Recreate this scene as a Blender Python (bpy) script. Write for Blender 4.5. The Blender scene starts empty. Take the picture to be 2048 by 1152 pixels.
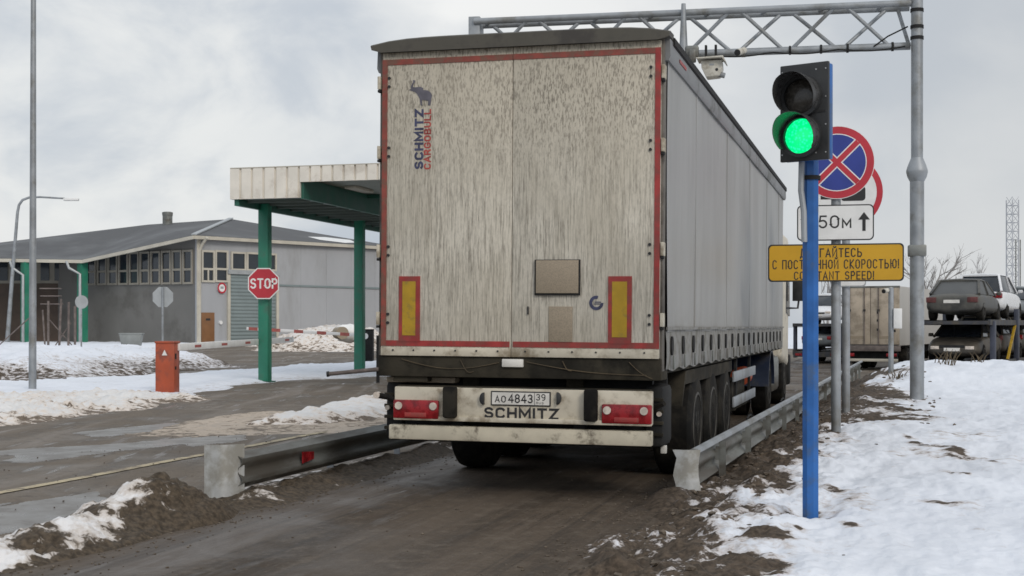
import bpy, bmesh, math, random
from mathutils import Vector, Matrix, noise
random.seed(7)
R = math.radians
C = bpy.context.scene.collection
SC = bpy.context.scene
F, CX, HY, CAMZ = 2768.0, 1024.0, 652.0, 1.5      # the survey of the place: focal length in photo pixels, horizon, eye height
A = R(15.26)                                       # heading of the lane
SA, CA = math.sin(A), math.cos(A)

def at(px, py, Y): return Vector(((px-CX)/F*Y, Y, CAMZ+(HY-py)/F*Y))
def gnd(px, py, z=0.0):
    Y = (CAMZ-z)*F/(py-HY); return Vector(((px-CX)/F*Y, Y, z))
def L(s, t, z=0.0): return Vector((s*SA+t*CA, s*CA-t*SA, z))   # s along the lane, t across it
def st(x, y): return (x*SA+y*CA, x*CA-y*SA)
def sstep(a, b, x):
    if a == b: return 1.0 if x > a else 0.0
    k = min(1.0, max(0.0, (x-a)/(b-a))); return k*k*(3-2*k)
def nz(x, y, sc, seed=0.0): return noise.noise(Vector((x*sc, y*sc, seed)))
def fbm(x, y, sc, seed=0.0, o=4): return noise.fractal(Vector((x*sc, y*sc, seed)), 1.0, 2.1, o)

# ------------------------------------------------------------------ materials
def new_mat(name):
    m = bpy.data.materials.new(name); m.use_nodes = True
    nt = m.node_tree; nt.nodes.clear()
    out = nt.nodes.new('ShaderNodeOutputMaterial'); b = nt.nodes.new('ShaderNodeBsdfPrincipled')
    nt.links.new(b.outputs[0], out.inputs[0])
    return m, nt, b
def node(nt, kind, **kw):
    n = nt.nodes.new(kind)
    for k, v in kw.items():
        if k in n.inputs.keys(): n.inputs[k].default_value = v
        else: setattr(n, k, v)
    return n
def coords(nt, scale=(1, 1, 1), which='Object'):
    tc = nt.nodes.new('ShaderNodeTexCoord'); mp = nt.nodes.new('ShaderNodeMapping')
    mp.inputs['Scale'].default_value = scale; mp.inputs['Location'].default_value = (.37, .53, .41)
    nt.links.new(tc.outputs[which], mp.inputs[0]); return mp.outputs[0]
def tex_noise(nt, vec, scale, detail=4, rough=.55, dist=0):
    n = node(nt, 'ShaderNodeTexNoise', Scale=scale, Detail=detail, Roughness=rough, Distortion=dist)
    nt.links.new(vec, n.inputs['Vector']); return n.outputs['Fac']
def ramp(nt, fac, a, b, va=0.0, vb=1.0):
    n = node(nt, 'ShaderNodeMapRange', interpolation_type='SMOOTHSTEP')
    n.inputs['From Min'].default_value = a; n.inputs['From Max'].default_value = b
    n.inputs['To Min'].default_value = va; n.inputs['To Max'].default_value = vb
    nt.links.new(fac, n.inputs['Value']); return n.outputs[0]
def math_n(nt, op, a, b=None):
    n = node(nt, 'ShaderNodeMath', operation=op)
    for i, v in enumerate((a, b)):
        if v is None: continue
        if isinstance(v, (int, float)): n.inputs[i].default_value = v
        else: nt.links.new(v, n.inputs[i])
    return n.outputs[0]
def mix(nt, fac, a, b):
    n = nt.nodes.new('ShaderNodeMix'); n.data_type = 'RGBA'
    for sock, v in ((n.inputs[0], fac), (n.inputs[6], a), (n.inputs[7], b)):
        if isinstance(v, (int, float)): sock.default_value = v
        elif isinstance(v, tuple): sock.default_value = (*v[:3], 1)
        else: nt.links.new(v, sock)
    return n.outputs[2]
def set_in(nt, sock, v):
    if isinstance(v, (int, float)): sock.default_value = v
    elif isinstance(v, tuple): sock.default_value = (*v[:3], 1)
    else: nt.links.new(v, sock)
def bump(nt, b, h, strength=.3, dist=.02):
    n = node(nt, 'ShaderNodeBump', Strength=strength, Distance=dist)
    nt.links.new(h, n.inputs['Height']); nt.links.new(n.outputs[0], b.inputs['Normal'])

def mat(name, col, rough=.6, metal=0.0, var=.15, vs=4.0, dirt=None, amt=.4, ds=3.0, bmp=0.0, bs=40.0, st3=(1, 1, 1), spec=.5):
    m, nt, b = new_mat(name)
    v = coords(nt, st3)
    n1 = tex_noise(nt, v, vs, 5)
    lo = tuple(c*(1-var) for c in col); hi = tuple(min(.95, c*(1+var)) for c in col)
    c = mix(nt, ramp(nt, n1, .3, .7), lo, hi)
    ro = ramp(nt, n1, .3, .7, max(.02, rough-.08), min(1, rough+.08))
    if dirt:
        n2 = tex_noise(nt, v, ds, 7, .65)
        f = ramp(nt, n2, .62-amt*.45, .78-amt*.3)
        c = mix(nt, f, c, dirt)
    set_in(nt, b.inputs['Base Color'], c); set_in(nt, b.inputs['Roughness'], ro)
    b.inputs['Metallic'].default_value = metal
    b.inputs['Specular IOR Level'].default_value = spec
    if bmp: bump(nt, b, tex_noise(nt, v, bs, 3), bmp, .01)
    return m

DIRT = (.12, .10, .075)
M = {}
M['galv'] = mat('galvanised_steel', (.30, .32, .34), .5, .35, .14, 3, (.2, .2, .19), .3, 2)
M['galv_dark'] = mat('weathered_rail_steel', (.21, .22, .21), .5, .35, .14, .9, (.11, .10, .085), .5, 1.6, st3=(1, .35, 2))
M['plate_steel'] = mat('terminal_steel', (.47, .48, .48), .5, .15, .16, 5, (.30, .29, .26), .45, 4, .1, 30)
M['blue'] = mat('blue_paint', (.016, .105, .34), .4, 0, .18, 5, (.05, .10, .2), .25, 6)
M['black'] = mat('black_plastic', (.022, .023, .024), .5, 0, .3, 6)
M['rubber'] = mat('rubber', (.011, .0105, .010), .9, 0, .3, 8, (.03, .027, .022), .45, 4, spec=.15)
M['rim'] = mat('dirty_rim', (.075, .07, .062), .7, .2, .3, 6, (.03, .027, .022), .5, 5)
M['chassis'] = mat('muddy_chassis', (.022, .020, .016), .85, 0, .35, 4, (.048, .042, .031), .5, 3, .2, 30, spec=.15)
M['dark'] = mat('dark_steel', (.022, .022, .022), .75, 0, .3, 5, spec=.2)
M['cream'] = mat('cream_paint', (.60, .555, .46), .55, 0, .07, 3, (.30, .26, .2), .2, 5)
M['bumper'] = mat('cream_bumper', (.57, .52, .42), .5, 0, .09, 3, (.24, .195, .135), .36, 4)
M['underrun'] = mat('chipped_cream_bar', (.57, .52, .41), .55, 0, .10, 4, (.10, .078, .055), .22, 7)
M['roofcap'] = mat('trailer_roof_cap', (.085, .078, .062), .6, 0, .2, 3, (.05, .045, .04), .4, 3)
M['roof'] = mat('trailer_roof', (.30, .30, .29), .6)
M['railgrey'] = mat('curtain_rail', (.21, .215, .22), .5, .2, .15, 2, (.1, .1, .09), .3, 2)
M['rearpost'] = mat('rear_post', (.15, .135, .115), .7, 0, .25, 4, (.07, .06, .05), .4, 4)
M['red_tape'] = mat('red_reflective_tape', (.33, .035, .032), .5, 0, .2, 8, (.22, .05, .04), .5, 9)
M['red_dark'] = mat('faded_red_tape', (.25, .055, .04), .55, 0, .2, 12, (.17, .08, .055), .5, 14)
M['yellow_mark'] = mat('yellow_reflector', (.42, .26, .015), .5, 0, .1, 8, (.28, .19, .03), .3, 12)
M['lamp_red'] = mat('red_lamp', (.24, .010, .014), .25, 0, .4, 14)
M['lamp_dusty'] = mat('dusty_red_lamp', (.10, .03, .028), .6, 0, .3, 6)
M['red_faded'] = mat('faded_red_band', (.36, .10, .085), .6, 0, .2, 3)
M['lamp_clear'] = mat('clear_lamp', (.6, .53, .46), .25, 0, .2, 20)
M['white'] = mat('white_paint', (.74, .74, .73), .5, 0, .06, 4)
M['plate_white'] = mat('licence_white', (.66, .64, .6), .5, 0, .1, 8)
M['ink'] = mat('black_ink', (.02, .02, .021), .6, 0, .2)
M['ink_blue'] = mat('dark_blue_ink', (.05, .055, .11), .6, 0, .35, 14)
M['ink_red'] = mat('red_ink', (.34, .06, .05), .6, 0, .3, 14)
M['tan'] = mat('dirty_tan_panel', (.32, .265, .195), .7, 0, .08, 60, (.24, .20, .15), .4, 90)
M['elephant'] = mat('slate_blue_ink', (.115, .11, .135), .6, 0, .2, 10)
M['sign_red'] = mat('sign_red', (.46, .028, .045), .45, 0, .07, 3)
M['sign_blue'] = mat('sign_blue', (.025, .045, .26), .45, 0, .08, 3)
M['sign_yellow'] = mat('sign_yellow', (.56, .31, .012), .45, 0, .06, 3)
M['sign_grey'] = mat('sign_back_grey', (.36, .38, .39), .5, .2, .1, 3)
M['green'] = mat('green_paint', (.024, .20, .125), .45, 0, .14, 1.5, (.05, .16, .11), .3, 3)
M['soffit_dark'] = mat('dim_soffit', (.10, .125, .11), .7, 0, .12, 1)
M['green_dark'] = mat('dark_green_paint', (.02, .105, .075), .5, 0, .14, 2)
M['fascia'] = mat('white_cladding', (.78, .74, .665), .55, 0, .06, 2, (.58, .53, .46), .2, 1.5)
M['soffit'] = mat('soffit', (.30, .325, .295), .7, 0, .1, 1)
M['cabinet_red'] = mat('barrier_red', (.41, .078, .03), .5, 0, .18, 2.5, (.24, .06, .035), .4, 5)
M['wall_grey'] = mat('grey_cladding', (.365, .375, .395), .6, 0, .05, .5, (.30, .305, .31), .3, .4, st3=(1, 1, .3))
M['wall_shaded'] = mat('grey_cladding_shaded', (.165, .16, .15), .7, 0, .08, .5, (.12, .115, .105), .3, .4)  # same grey cladding for the left wall, its shade put into the colour
M['wall_brown'] = mat('brown_brick', (.09, .066, .052), .8, 0, .2, 1)
M['trim'] = mat('beige_trim', (.50, .47, .40), .6, 0, .1, 1)
M['roof_grey'] = mat('roofing', (.080, .082, .086), .75, 0, .12, .35, (.13, .135, .14), .4, .15)
M['glass'] = mat('window_glass', (.025, .032, .04), .08, 0, .2, .6)
M['door_brown'] = mat('brown_door', (.20, .092, .035), .5, 0, .1, 2)
M['shutter'] = mat('shutter', (.22, .265, .27), .5, .2, .06, 1)
M['rust'] = mat('rusty_pipe', (.15, .125, .115), .8, 0, .3, 4)
M['dumpster'] = mat('grey_dumpster', (.24, .255, .25), .6, 0, .15, 2)
M['car_dark'] = mat('dirty_dark_car', (.055, .055, .052), .5, .2, .15, 2, (.10, .095, .082), .55, 2)
M['car_brown'] = mat('dirty_brown_car', (.06, .052, .043), .55, .2, .15, 2, (.09, .078, .062), .6, 2)
M['car_white'] = mat('white_car', (.70, .71, .73), .3, 0, .06, 2)
M['car_grey'] = mat('grey_car', (.16, .175, .18), .35, .3, .1, 2)
M['car_glass'] = mat('car_glass', (.02, .025, .032), .12, 0, .2, 2)
M['dusty_glass'] = mat('dusty_glass', (.075, .078, .078), .5, 0, .15, 3)
M['beige_box'] = mat('container_doors', (.47, .40, .315), .6, 0, .1, 1, (.28, .235, .18), .4, 1.5)
M['container_side'] = mat('container_side', (.43, .42, .40), .6, 0, .06, .6)
M['carrier'] = mat('carrier_steel', (.05, .052, .06), .6, .2, .25, 2, (.085, .075, .06), .45, 3)
M['carrier_blue'] = mat('carrier_blue', (.05, .056, .078), .5, .2, .2, 2)
M['bark'] = mat('bare_twigs', (.30, .285, .275), .9, 0, .2, 2)
M['tower'] = mat('tower_steel', (.42, .43, .45), .6, .1, .1, 1)
M['weed'] = mat('dry_weed', (.10, .075, .045), .9, 0, .3, 5)
M['clod'] = mat('earth_clod', (.085, .066, .048), .95, 0, .35, 12, (.16, .13, .10), .4, 9, .5, 30)
M['cam_white'] = mat('camera_white', (.55, .53, .47), .5, 0, .1, 8, (.35, .32, .26), .4, 10)
M['line'] = mat('worn_road_paint', (.50, .42, .27), .8, 0, .15, 3, (.16, .13, .10), .45, 6)
M['screw'] = mat('screw_heads', (.5, .5, .5), .4, .6)
M['hood_blue'] = mat('blue_tractor', (.02, .03, .06), .45, .1, .2, 3, (.06, .055, .05), .3, 3)

def door_material():
    m, nt, b = new_mat('streaked_door')
    vs = coords(nt, (92, 1, 4.2)); vm = coords(nt, (95, 1, 24)); vf = coords(nt, (1, 1, 1))
    streak = tex_noise(nt, vs, 1.0, 4, .6, .3)
    speck = tex_noise(nt, vm, 1.0, 3, .6)
    sep = nt.nodes.new('ShaderNodeSeparateXYZ'); tc = nt.nodes.new('ShaderNodeTexCoord')
    nt.links.new(tc.outputs['Object'], sep.inputs[0])
    big = tex_noise(nt, vf, 1.3, 3)
    hgt = ramp(nt, sep.outputs['Z'], 2.3, 3.8)
    f1 = ramp(nt, streak, .42, .66, 0, .68)
    f2 = ramp(nt, speck, .44, .64, 0, .85)
    n = nt.nodes.new('ShaderNodeMix'); n.data_type = 'FLOAT'
    nt.links.new(ramp(nt, hgt, 0, 1, .22, .85), n.inputs[0]); nt.links.new(f1, n.inputs[2]); nt.links.new(f2, n.inputs[3])
    f = math_n(nt, 'MULTIPLY', n.outputs[0], ramp(nt, big, .3, .7, .7, 1.1))
    base = mix(nt, ramp(nt, big, .35, .65), (.56, .52, .435), (.645, .605, .52))
    base = mix(nt, hgt, base, (.50, .455, .37))
    sm = tex_noise(nt, coords(nt, (5.0, 1, .9)), 1.0, 4, .6)
    base = mix(nt, ramp(nt, sm, .48, .70, 0, .32), base, (.36, .32, .25))
    c = mix(nt, f, base, (.125, .108, .082))
    set_in(nt, b.inputs['Base Color'], c); b.inputs['Roughness'].default_value = .6
    bump(nt, b, streak, .12, .004)
    return m
M['door'] = door_material()

def curtain_material():
    m, nt, b = new_mat('grey_curtain')
    v = coords(nt, (1, 1.1, .25)); v2 = coords(nt, (1, 6, .8)); v3 = coords(nt, (1, 1, 1))
    n1 = tex_noise(nt, v, 1.2, 4); n2 = tex_noise(nt, v2, 1, 5); n3 = tex_noise(nt, v3, 7, 5)
    c = mix(nt, ramp(nt, n1, .3, .7), (.272, .272, .265), (.325, .325, .318))
    c = mix(nt, ramp(nt, n2, .5, .8, 0, .4), c, (.20, .20, .19))
    sep = nt.nodes.new('ShaderNodeSeparateXYZ'); tc = nt.nodes.new('ShaderNodeTexCoord')
    nt.links.new(tc.outputs['Object'], sep.inputs[0])
    low = ramp(nt, sep.outputs['Z'], 1.9, 1.2)
    c = mix(nt, math_n(nt, 'MULTIPLY', low, ramp(nt, n3, .3, .65, .1, .8)), c, (.22, .205, .18))
    set_in(nt, b.inputs['Base Color'], c); b.inputs['Roughness'].default_value = .5
    return m
M['curtain'] = curtain_material()
M['hem'] = mat('curtain_hem', (.225, .22, .205), .55, 0, .18, 6, (.12, .11, .09), .5, 6, .2, 12)

def green_lens():
    m, nt, b = new_mat('lit_green_lens')
    v = coords(nt, (1, 1, 1)); vo = node(nt, 'ShaderNodeTexVoronoi', Scale=48.0); nt.links.new(v, vo.inputs['Vector'])
    f = ramp(nt, vo.outputs['Distance'], .15, .6)
    set_in(nt, b.inputs['Emission Color'], mix(nt, f, (.015, 1.0, .33), (.0, .62, .17)))
    b.inputs['Emission Strength'].default_value = 1.6
    b.inputs['Base Color'].default_value = (0, .1, .05, 1); b.inputs['Roughness'].default_value = .3
    return m
M['lens_green'] = green_lens()
M['lens_dark'] = mat('unlit_lens', (.05, .046, .04), .25, 0, .25, 20, (.075, .068, .06), .4, 40)
M['visor'] = mat('visor_plastic', (.045, .045, .045), .3, 0, .3, 20)

def snow_material(name, white, dirt_hi, dirt_lo, sc=9.0, k=1.0, bs=.55):
    m, nt, b = new_mat(name)
    v = coords(nt, (1, 1, 1))
    at_ = node(nt, 'ShaderNodeAttribute', attribute_name='dirt')
    n1 = tex_noise(nt, v, sc, 8, .65, .4); n2 = tex_noise(nt, v, sc*3.3, 5, .6); n3 = tex_noise(nt, v, .9, 4)
    f = math_n(nt, 'ADD', at_.outputs['Fac'], math_n(nt, 'MULTIPLY', math_n(nt, 'SUBTRACT', n1, .5), 1.9*k))
    f = math_n(nt, 'ADD', f, math_n(nt, 'MULTIPLY', math_n(nt, 'SUBTRACT', n2, .5), .5*k))
    soil = mix(nt, ramp(nt, n2, .3, .7), dirt_lo, dirt_hi)
    w2 = tuple(c*.93 for c in white)
    c = mix(nt, ramp(nt, n3, .35, .65), w2, white)
    c = mix(nt, ramp(nt, f, .08, .52, 0, .55), c, tuple(d*3.2 for d in dirt_hi))
    c = mix(nt, ramp(nt, f, .42, .6), c, soil)
    set_in(nt, b.inputs['Base Color'], c)
    set_in(nt, b.inputs['Roughness'], .75)
    b.inputs['Specular IOR Level'].default_value = .25
    h = math_n(nt, 'ADD', n1, math_n(nt, 'MULTIPLY', n2, .4))
    bump(nt, b, h, bs, .035)
    return m
M['snow'] = snow_material('roadside_snow', (.74, .77, .83), (.105, .078, .056), (.034, .025, .017), 6.0)
M['snow_dirty'] = snow_material('grimy_snow', (.72, .71, .70), (.20, .155, .115), (.09, .068, .05), 5.0)
M['slush'] = snow_material('brown_slush', (.36, .31, .26), (.19, .155, .12), (.11, .088, .068), 5.0, .8, .2)
M['earth'] = snow_material('thawing_earth', (.76, .75, .75), (.105, .079, .054), (.036, .027, .018), 7.0, .9)

def asphalt(name, lane):
    m, nt, b = new_mat(name)
    v = coords(nt, (1, 1, 1)); vs = coords(nt, (1.6, .16, 1)); vf = coords(nt, (6, .7, 1))
    n1 = tex_noise(nt, vs, 1.1, 6, .6, .5); n2 = tex_noise(nt, v, .55, 6, .6, .6); n3 = tex_noise(nt, v, 26, 4, .7); n4 = tex_noise(nt, vf, 1.0, 6, .6)
    n5 = tex_noise(nt, v, 4.5, 8, .7)
    c = mix(nt, ramp(nt, n1, .32, .68), ((.037, .026, .017) if lane else (.092, .074, .055)), ((.090, .067, .047) if lane else (.158, .128, .097)))
    c = mix(nt, ramp(nt, n2, .42, .66, 0, .75), c, (.16, .13, .10) if not lane else (.068, .048, .031))
    c = mix(nt, ramp(nt, n4, .5, .75, 0, .6), c, (.045, .039, .034))
    c = mix(nt, ramp(nt, n5, .50, .66, 0, .6), c, (.125, .10, .075))
    c = mix(nt, ramp(nt, n5, .46, .34, 0, .55), c, (.036, .029, .023))
    c = mix(nt, ramp(nt, n3, .54, .70, 0, .6), c, (.028, .024, .020))
    c = mix(nt, ramp(nt, n3, .44, .32, 0, .45), c, (.16, .135, .11))
    rough = ramp(nt, n2, .36, .62, .52, .9)
    if lane:
        sep = nt.nodes.new('ShaderNodeSeparateXYZ'); tc = nt.nodes.new('ShaderNodeTexCoord')
        nt.links.new(tc.outputs['Object'], sep.inputs[0])
        wob = math_n(nt, 'MULTIPLY', math_n(nt, 'SUBTRACT', n2, .5), .5)
        x = math_n(nt, 'ADD', sep.outputs['X'], wob)
        d = math_n(nt, 'ABSOLUTE', math_n(nt, 'ADD', x, 4.55))
        tr = math_n(nt, 'MULTIPLY', ramp(nt, d, .55, .1), ramp(nt, n4, .3, .6, .45, 1))
        c = mix(nt, math_n(nt, 'MULTIPLY', tr, .8), c, (.105, .088, .074))
        rough = math_n(nt, 'SUBTRACT', rough, math_n(nt, 'MULTIPLY', tr, .22))
        fine = tex_noise(nt, coords(nt, (16, .22, 1)), 1.0, 5, .65)
        c = mix(nt, ramp(nt, fine, .52, .66, 0, .55), c, (.028, .022, .017))
        c = mix(nt, ramp(nt, fine, .46, .34, 0, .35), c, (.125, .10, .078))
        wet = math_n(nt, 'MULTIPLY', ramp(nt, n4, .54, .64), ramp(nt, n2, .45, .6))
        rough = math_n(nt, 'SUBTRACT', rough, math_n(nt, 'MULTIPLY', wet, .45))
        d2 = math_n(nt, 'ABSOLUTE', math_n(nt, 'ADD', x, 3.3))
        c = mix(nt, ramp(nt, d2, .5, .1, 0, .35), c, (.125, .098, .073))
    else:
        ice = math_n(nt, 'MULTIPLY', ramp(nt, n1, .56, .68), ramp(nt, n2, .42, .6))
        c = mix(nt, math_n(nt, 'MULTIPLY', ice, .75), c, (.27, .25, .235))
        wet = ramp(nt, n4, .58, .66)
        rough = math_n(nt, 'SUBTRACT', rough, math_n(nt, 'MULTIPLY', wet, .35))
    set_in(nt, b.inputs['Base Color'], c); set_in(nt, b.inputs['Roughness'], rough)
    b.inputs['Specular IOR Level'].default_value = .32 if lane else .4
    bump(nt, b, math_n(nt, 'ADD', n3, math_n(nt, 'MULTIPLY', n5, 1.2)), .5, .016)
    return m
M['lane'] = asphalt('wet_lane', True)
M['yard'] = asphalt('slushy_asphalt', False)

# ------------------------------------------------------------------ mesh building
class MB:
    def __init__(s): s.bm = bmesh.new()
    def face(s, pts):
        return s.bm.faces.new([s.bm.verts.new(Vector(p)) for p in pts])
    def hexa(s, p):   # 8 points: bottom 4 ccw, top 4 ccw
        v = [s.bm.verts.new(Vector(q)) for q in p]
        for f in ((3, 2, 1, 0), (4, 5, 6, 7), (0, 1, 5, 4), (1, 2, 6, 5), (2, 3, 7, 6), (3, 0, 4, 7)):
            s.bm.faces.new([v[i] for i in f])
        return s
    def box(s, x0, x1, y0, y1, z0, z1):
        x0, x1 = min(x0, x1), max(x0, x1); y0, y1 = min(y0, y1), max(y0, y1); z0, z1 = min(z0, z1), max(z0, z1)
        return s.hexa([(x0, y0, z0), (x1, y0, z0), (x1, y1, z0), (x0, y1, z0), (x0, y0, z1), (x1, y0, z1), (x1, y1, z1), (x0, y1, z1)])
    def cyl(s, p0, p1, r0, r1=None, n=14, caps=True):
        p0, p1 = Vector(p0), Vector(p1); r1 = r0 if r1 is None else r1
        d = (p1-p0).normalized(); a = d.orthogonal().normalized(); b = d.cross(a)
        v0 = [s.bm.verts.new(p0+(a*math.cos(2*math.pi*i/n)+b*math.sin(2*math.pi*i/n))*r0) for i in range(n)]
        v1 = [s.bm.verts.new(p1+(a*math.cos(2*math.pi*i/n)+b*math.sin(2*math.pi*i/n))*r1) for i in range(n)]
        for i in range(n): s.bm.faces.new([v0[i], v0[(i+1) % n], v1[(i+1) % n], v1[i]])
        if caps: s.bm.faces.new(v0[::-1]); s.bm.faces.new(v1)
        return s
    def bar(s, p0, p1, w, h, up=(0, 0, 1)):   # rectangular bar
        p0, p1 = Vector(p0), Vector(p1); d = (p1-p0).normalized(); u = Vector(up)
        a = d.cross(u)
        if a.length < 1e-4: a = d.cross(Vector((1, 0, 0)))
        a.normalize(); b = a.cross(d).normalized()
        q = [(-1, -1), (1, -1), (1, 1), (-1, 1)]
        return s.hexa([p0+a*i*w/2+b*j*h/2 for i, j in q]+[p1+a*i*w/2+b*j*h/2 for i, j in q])
    def tube(s, pts, r, n=8):
        pts = [Vector(p) for p in pts]; rings = []
        prev = None
        for i, p in enumerate(pts):
            d = (pts[min(i+1, len(pts)-1)]-pts[max(i-1, 0)]).normalized()
            a = d.orthogonal().normalized() if prev is None else (prev-d*prev.dot(d)).normalized()
            prev = a; b = d.cross(a); rr = r[i] if isinstance(r, (list, tuple)) else r
            rings.append([s.bm.verts.new(p+(a*math.cos(2*math.pi*k/n)+b*math.sin(2*math.pi*k/n))*rr) for k in range(n)])
        for q, w in zip(rings, rings[1:]):
            for k in range(n): s.bm.faces.new([q[k], q[(k+1) % n], w[(k+1) % n], w[k]])
        s.bm.faces.new(rings[0][::-1]); s.bm.faces.new(rings[-1]); return s
    def prism(s, pts, y0, y1):      # (x,z) outline extruded in y
        v0 = [s.bm.verts.new((x, y0, z)) for x, z in pts]; v1 = [s.bm.verts.new((x, y1, z)) for x, z in pts]
        n = len(pts)
        s.bm.faces.new(v0); s.bm.faces.new(v1[::-1])
        for i in range(n): s.bm.faces.new([v0[i], v1[i], v1[(i+1) % n], v0[(i+1) % n]])
        return s
    def prism_x(s, pts, x0, x1):    # (y,z) outline extruded in x
        v0 = [s.bm.verts.new((x0, y, z)) for y, z in pts]; v1 = [s.bm.verts.new((x1, y, z)) for y, z in pts]
        n = len(pts)
        s.bm.faces.new(v0); s.bm.faces.new(v1[::-1])
        for i in range(n): s.bm.faces.new([v0[i], v1[i], v1[(i+1) % n], v0[(i+1) % n]])
        return s
    def ring(s, cx, cz, r0, r1, y0, y1, n=40, a0=0, a1=2*math.pi):
        full = abs(a1-a0-2*math.pi) < 1e-4; k = n if full else n+1
        def row(r, y): return [s.bm.verts.new((cx+r*math.cos(a0+(a1-a0)*i/n), y, cz+r*math.sin(a0+(a1-a0)*i/n))) for i in range(k)]
        a, b, c, d = row(r0, y0), row(r1, y0), row(r1, y1), row(r0, y1)
        for i in range(n):
            j = (i+1) % k
            for p, q in ((a, b), (b, c), (c, d), (d, a)): s.bm.faces.new([p[i], q[i], q[j], p[j]])
        if not full:
            for i in (0, -1): s.bm.faces.new([a[i], b[i], c[i], d[i]])
        return s
    def lathe(s, prof, c, axis='x', n=28):
        c = Vector(c); rings = []
        for u, r in prof:
            row = []
            for i in range(n):
                t = 2*math.pi*i/n; k, l = r*math.cos(t), r*math.sin(t)
                row.append(s.bm.verts.new(c+(Vector((u, k, l)) if axis == 'x' else Vector((k, u, l)) if axis == 'y' else Vector((k, l, u)))))
            rings.append(row)
        for q, w in zip(rings, rings[1:]):
            for i in range(n): s.bm.faces.new([q[i], q[(i+1) % n], w[(i+1) % n], w[i]])
        s.bm.faces.new(rings[0][::-1]); s.bm.faces.new(rings[-1]); return s
    def loft(s, secs, caps=True, closed=True):
        rows = [[s.bm.verts.new(Vector(p)) for p in sec] for sec in secs]; n = len(rows[0])
        for q, w in zip(rows, rows[1:]):
            for i in range(n if closed else n-1): s.bm.faces.new([q[i], q[(i+1) % n], w[(i+1) % n], w[i]])
        if caps and closed: s.bm.faces.new(rows[0][::-1]); s.bm.faces.new(rows[-1])
        return s
    def build(s, name, m, parent=None, bevel=0.0, smooth=True, seg=2):
        bm = s.bm
        bmesh.ops.recalc_face_normals(bm, faces=bm.faces)
        if bevel:
            es = [e for e in bm.edges if len(e.link_faces) == 2 and e.calc_face_angle(0) > .5]
            bmesh.ops.bevel(bm, geom=es, offset=bevel, segments=seg, affect='EDGES', clamp_overlap=True, profile=.5)
        me = bpy.data.meshes.new(name); bm.to_mesh(me); bm.free()
        me.materials.append(m)
        if smooth:
            me.shade_smooth(); me.set_sharp_from_angle(angle=R(32))
        o = bpy.data.objects.new(name, me); C.objects.link(o)
        if parent: o.parent = parent
        return o

def tag(o, label=None, cat=None, group=None, kind=None):
    for k, v in (('label', label), ('category', cat), ('group', group), ('kind', kind)):
        if v: o[k] = v
    return o
def thing(name, label, cat, loc=(0, 0, 0), rz=0.0, group=None, roll=0.0):
    o = bpy.data.objects.new(name, None); C.objects.link(o)
    o.location = loc; o.rotation_euler = (0, roll, rz); o.empty_display_size = .2
    o['root_m'] = 0; del o['root_m']
    return tag(o, label, cat, group)
def hit(root, px, py, axis, val):     # where the sight line of a photo point meets a plane of the thing
    m = (Matrix.Translation(root.location) @ root.rotation_euler.to_matrix().to_4x4()).inverted()
    o = m @ Vector((0, 0, CAMZ)); d = (m @ at(px, py, 1.0))-o
    i = 'xyz'.index(axis); return o+d*((val-o[i])/d[i])

_font = {}
def text(name, body, m, parent, c, w, h, bold=0.0, depth=.002, xd=(1, 0, 0), yd=(0, 0, 1)):
    cu = bpy.data.curves.new(name, 'FONT'); cu.body = body; cu.size = 1; cu.offset = bold; cu.resolution_u = 4
    o = bpy.data.objects.new(name, cu); C.objects.link(o)
    dg = bpy.context.evaluated_depsgraph_get()
    me = bpy.data.meshes.new_from_object(o.evaluated_get(dg)); bpy.data.objects.remove(o)
    xs = [v.co.x for v in me.vertices]; ys = [v.co.y for v in me.vertices]
    x0, x1, y0, y1 = min(xs), max(xs), min(ys), max(ys)
    xd, yd, c = Vector(xd), Vector(yd), Vector(c); nrm = xd.cross(yd)
    bm = bmesh.new(); bm.from_mesh(me)
    for v in bm.verts:
        v.co = c+xd*((v.co.x-(x0+x1)/2)/(x1-x0)*w)+yd*((v.co.y-(y0+y1)/2)/(y1-y0)*h)+nrm*depth
    ext = bmesh.ops.extrude_face_region(bm, geom=bm.faces[:])
    for v in [g for g in ext['geom'] if isinstance(g, bmesh.types.BMVert)]: v.co -= nrm*depth*.9
    bmesh.ops.recalc_face_normals(bm, faces=bm.faces)
    bm.to_mesh(me); bm.free(); me.name = name; me.materials.clear(); me.materials.append(m)
    ob = bpy.data.objects.new(name, me); C.objects.link(ob)
    if parent: ob.parent = parent
    return ob
def _arc(cx, cy, rx, ry, a0, a1, n=10): return [(cx+rx*math.cos(R(a0+(a1-a0)*i/n)), cy+ry*math.sin(R(a0+(a1-a0)*i/n))) for i in range(n+1)]
_O = [(.0, .3)]+_arc(.3, .3, .3, .3, 180, 360, 10)+[(.6, .7)]+_arc(.3, .7, .3, .3, 0, 180, 10)+[(.0, .3)]
_B2 = [[(0, 0), (0, 1), (.35, 1)]+_arc(.35, .76, .22, .24, 90, -90, 8)+[(0, .52)], [(.35, .52)]+_arc(.35, .26, .26, .26, 90, -90, 8)+[(0, 0)]]
_C = _arc(.3, .72, .3, .28, 25, 180, 8)+_arc(.3, .28, .3, .28, 180, 335, 8)
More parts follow.
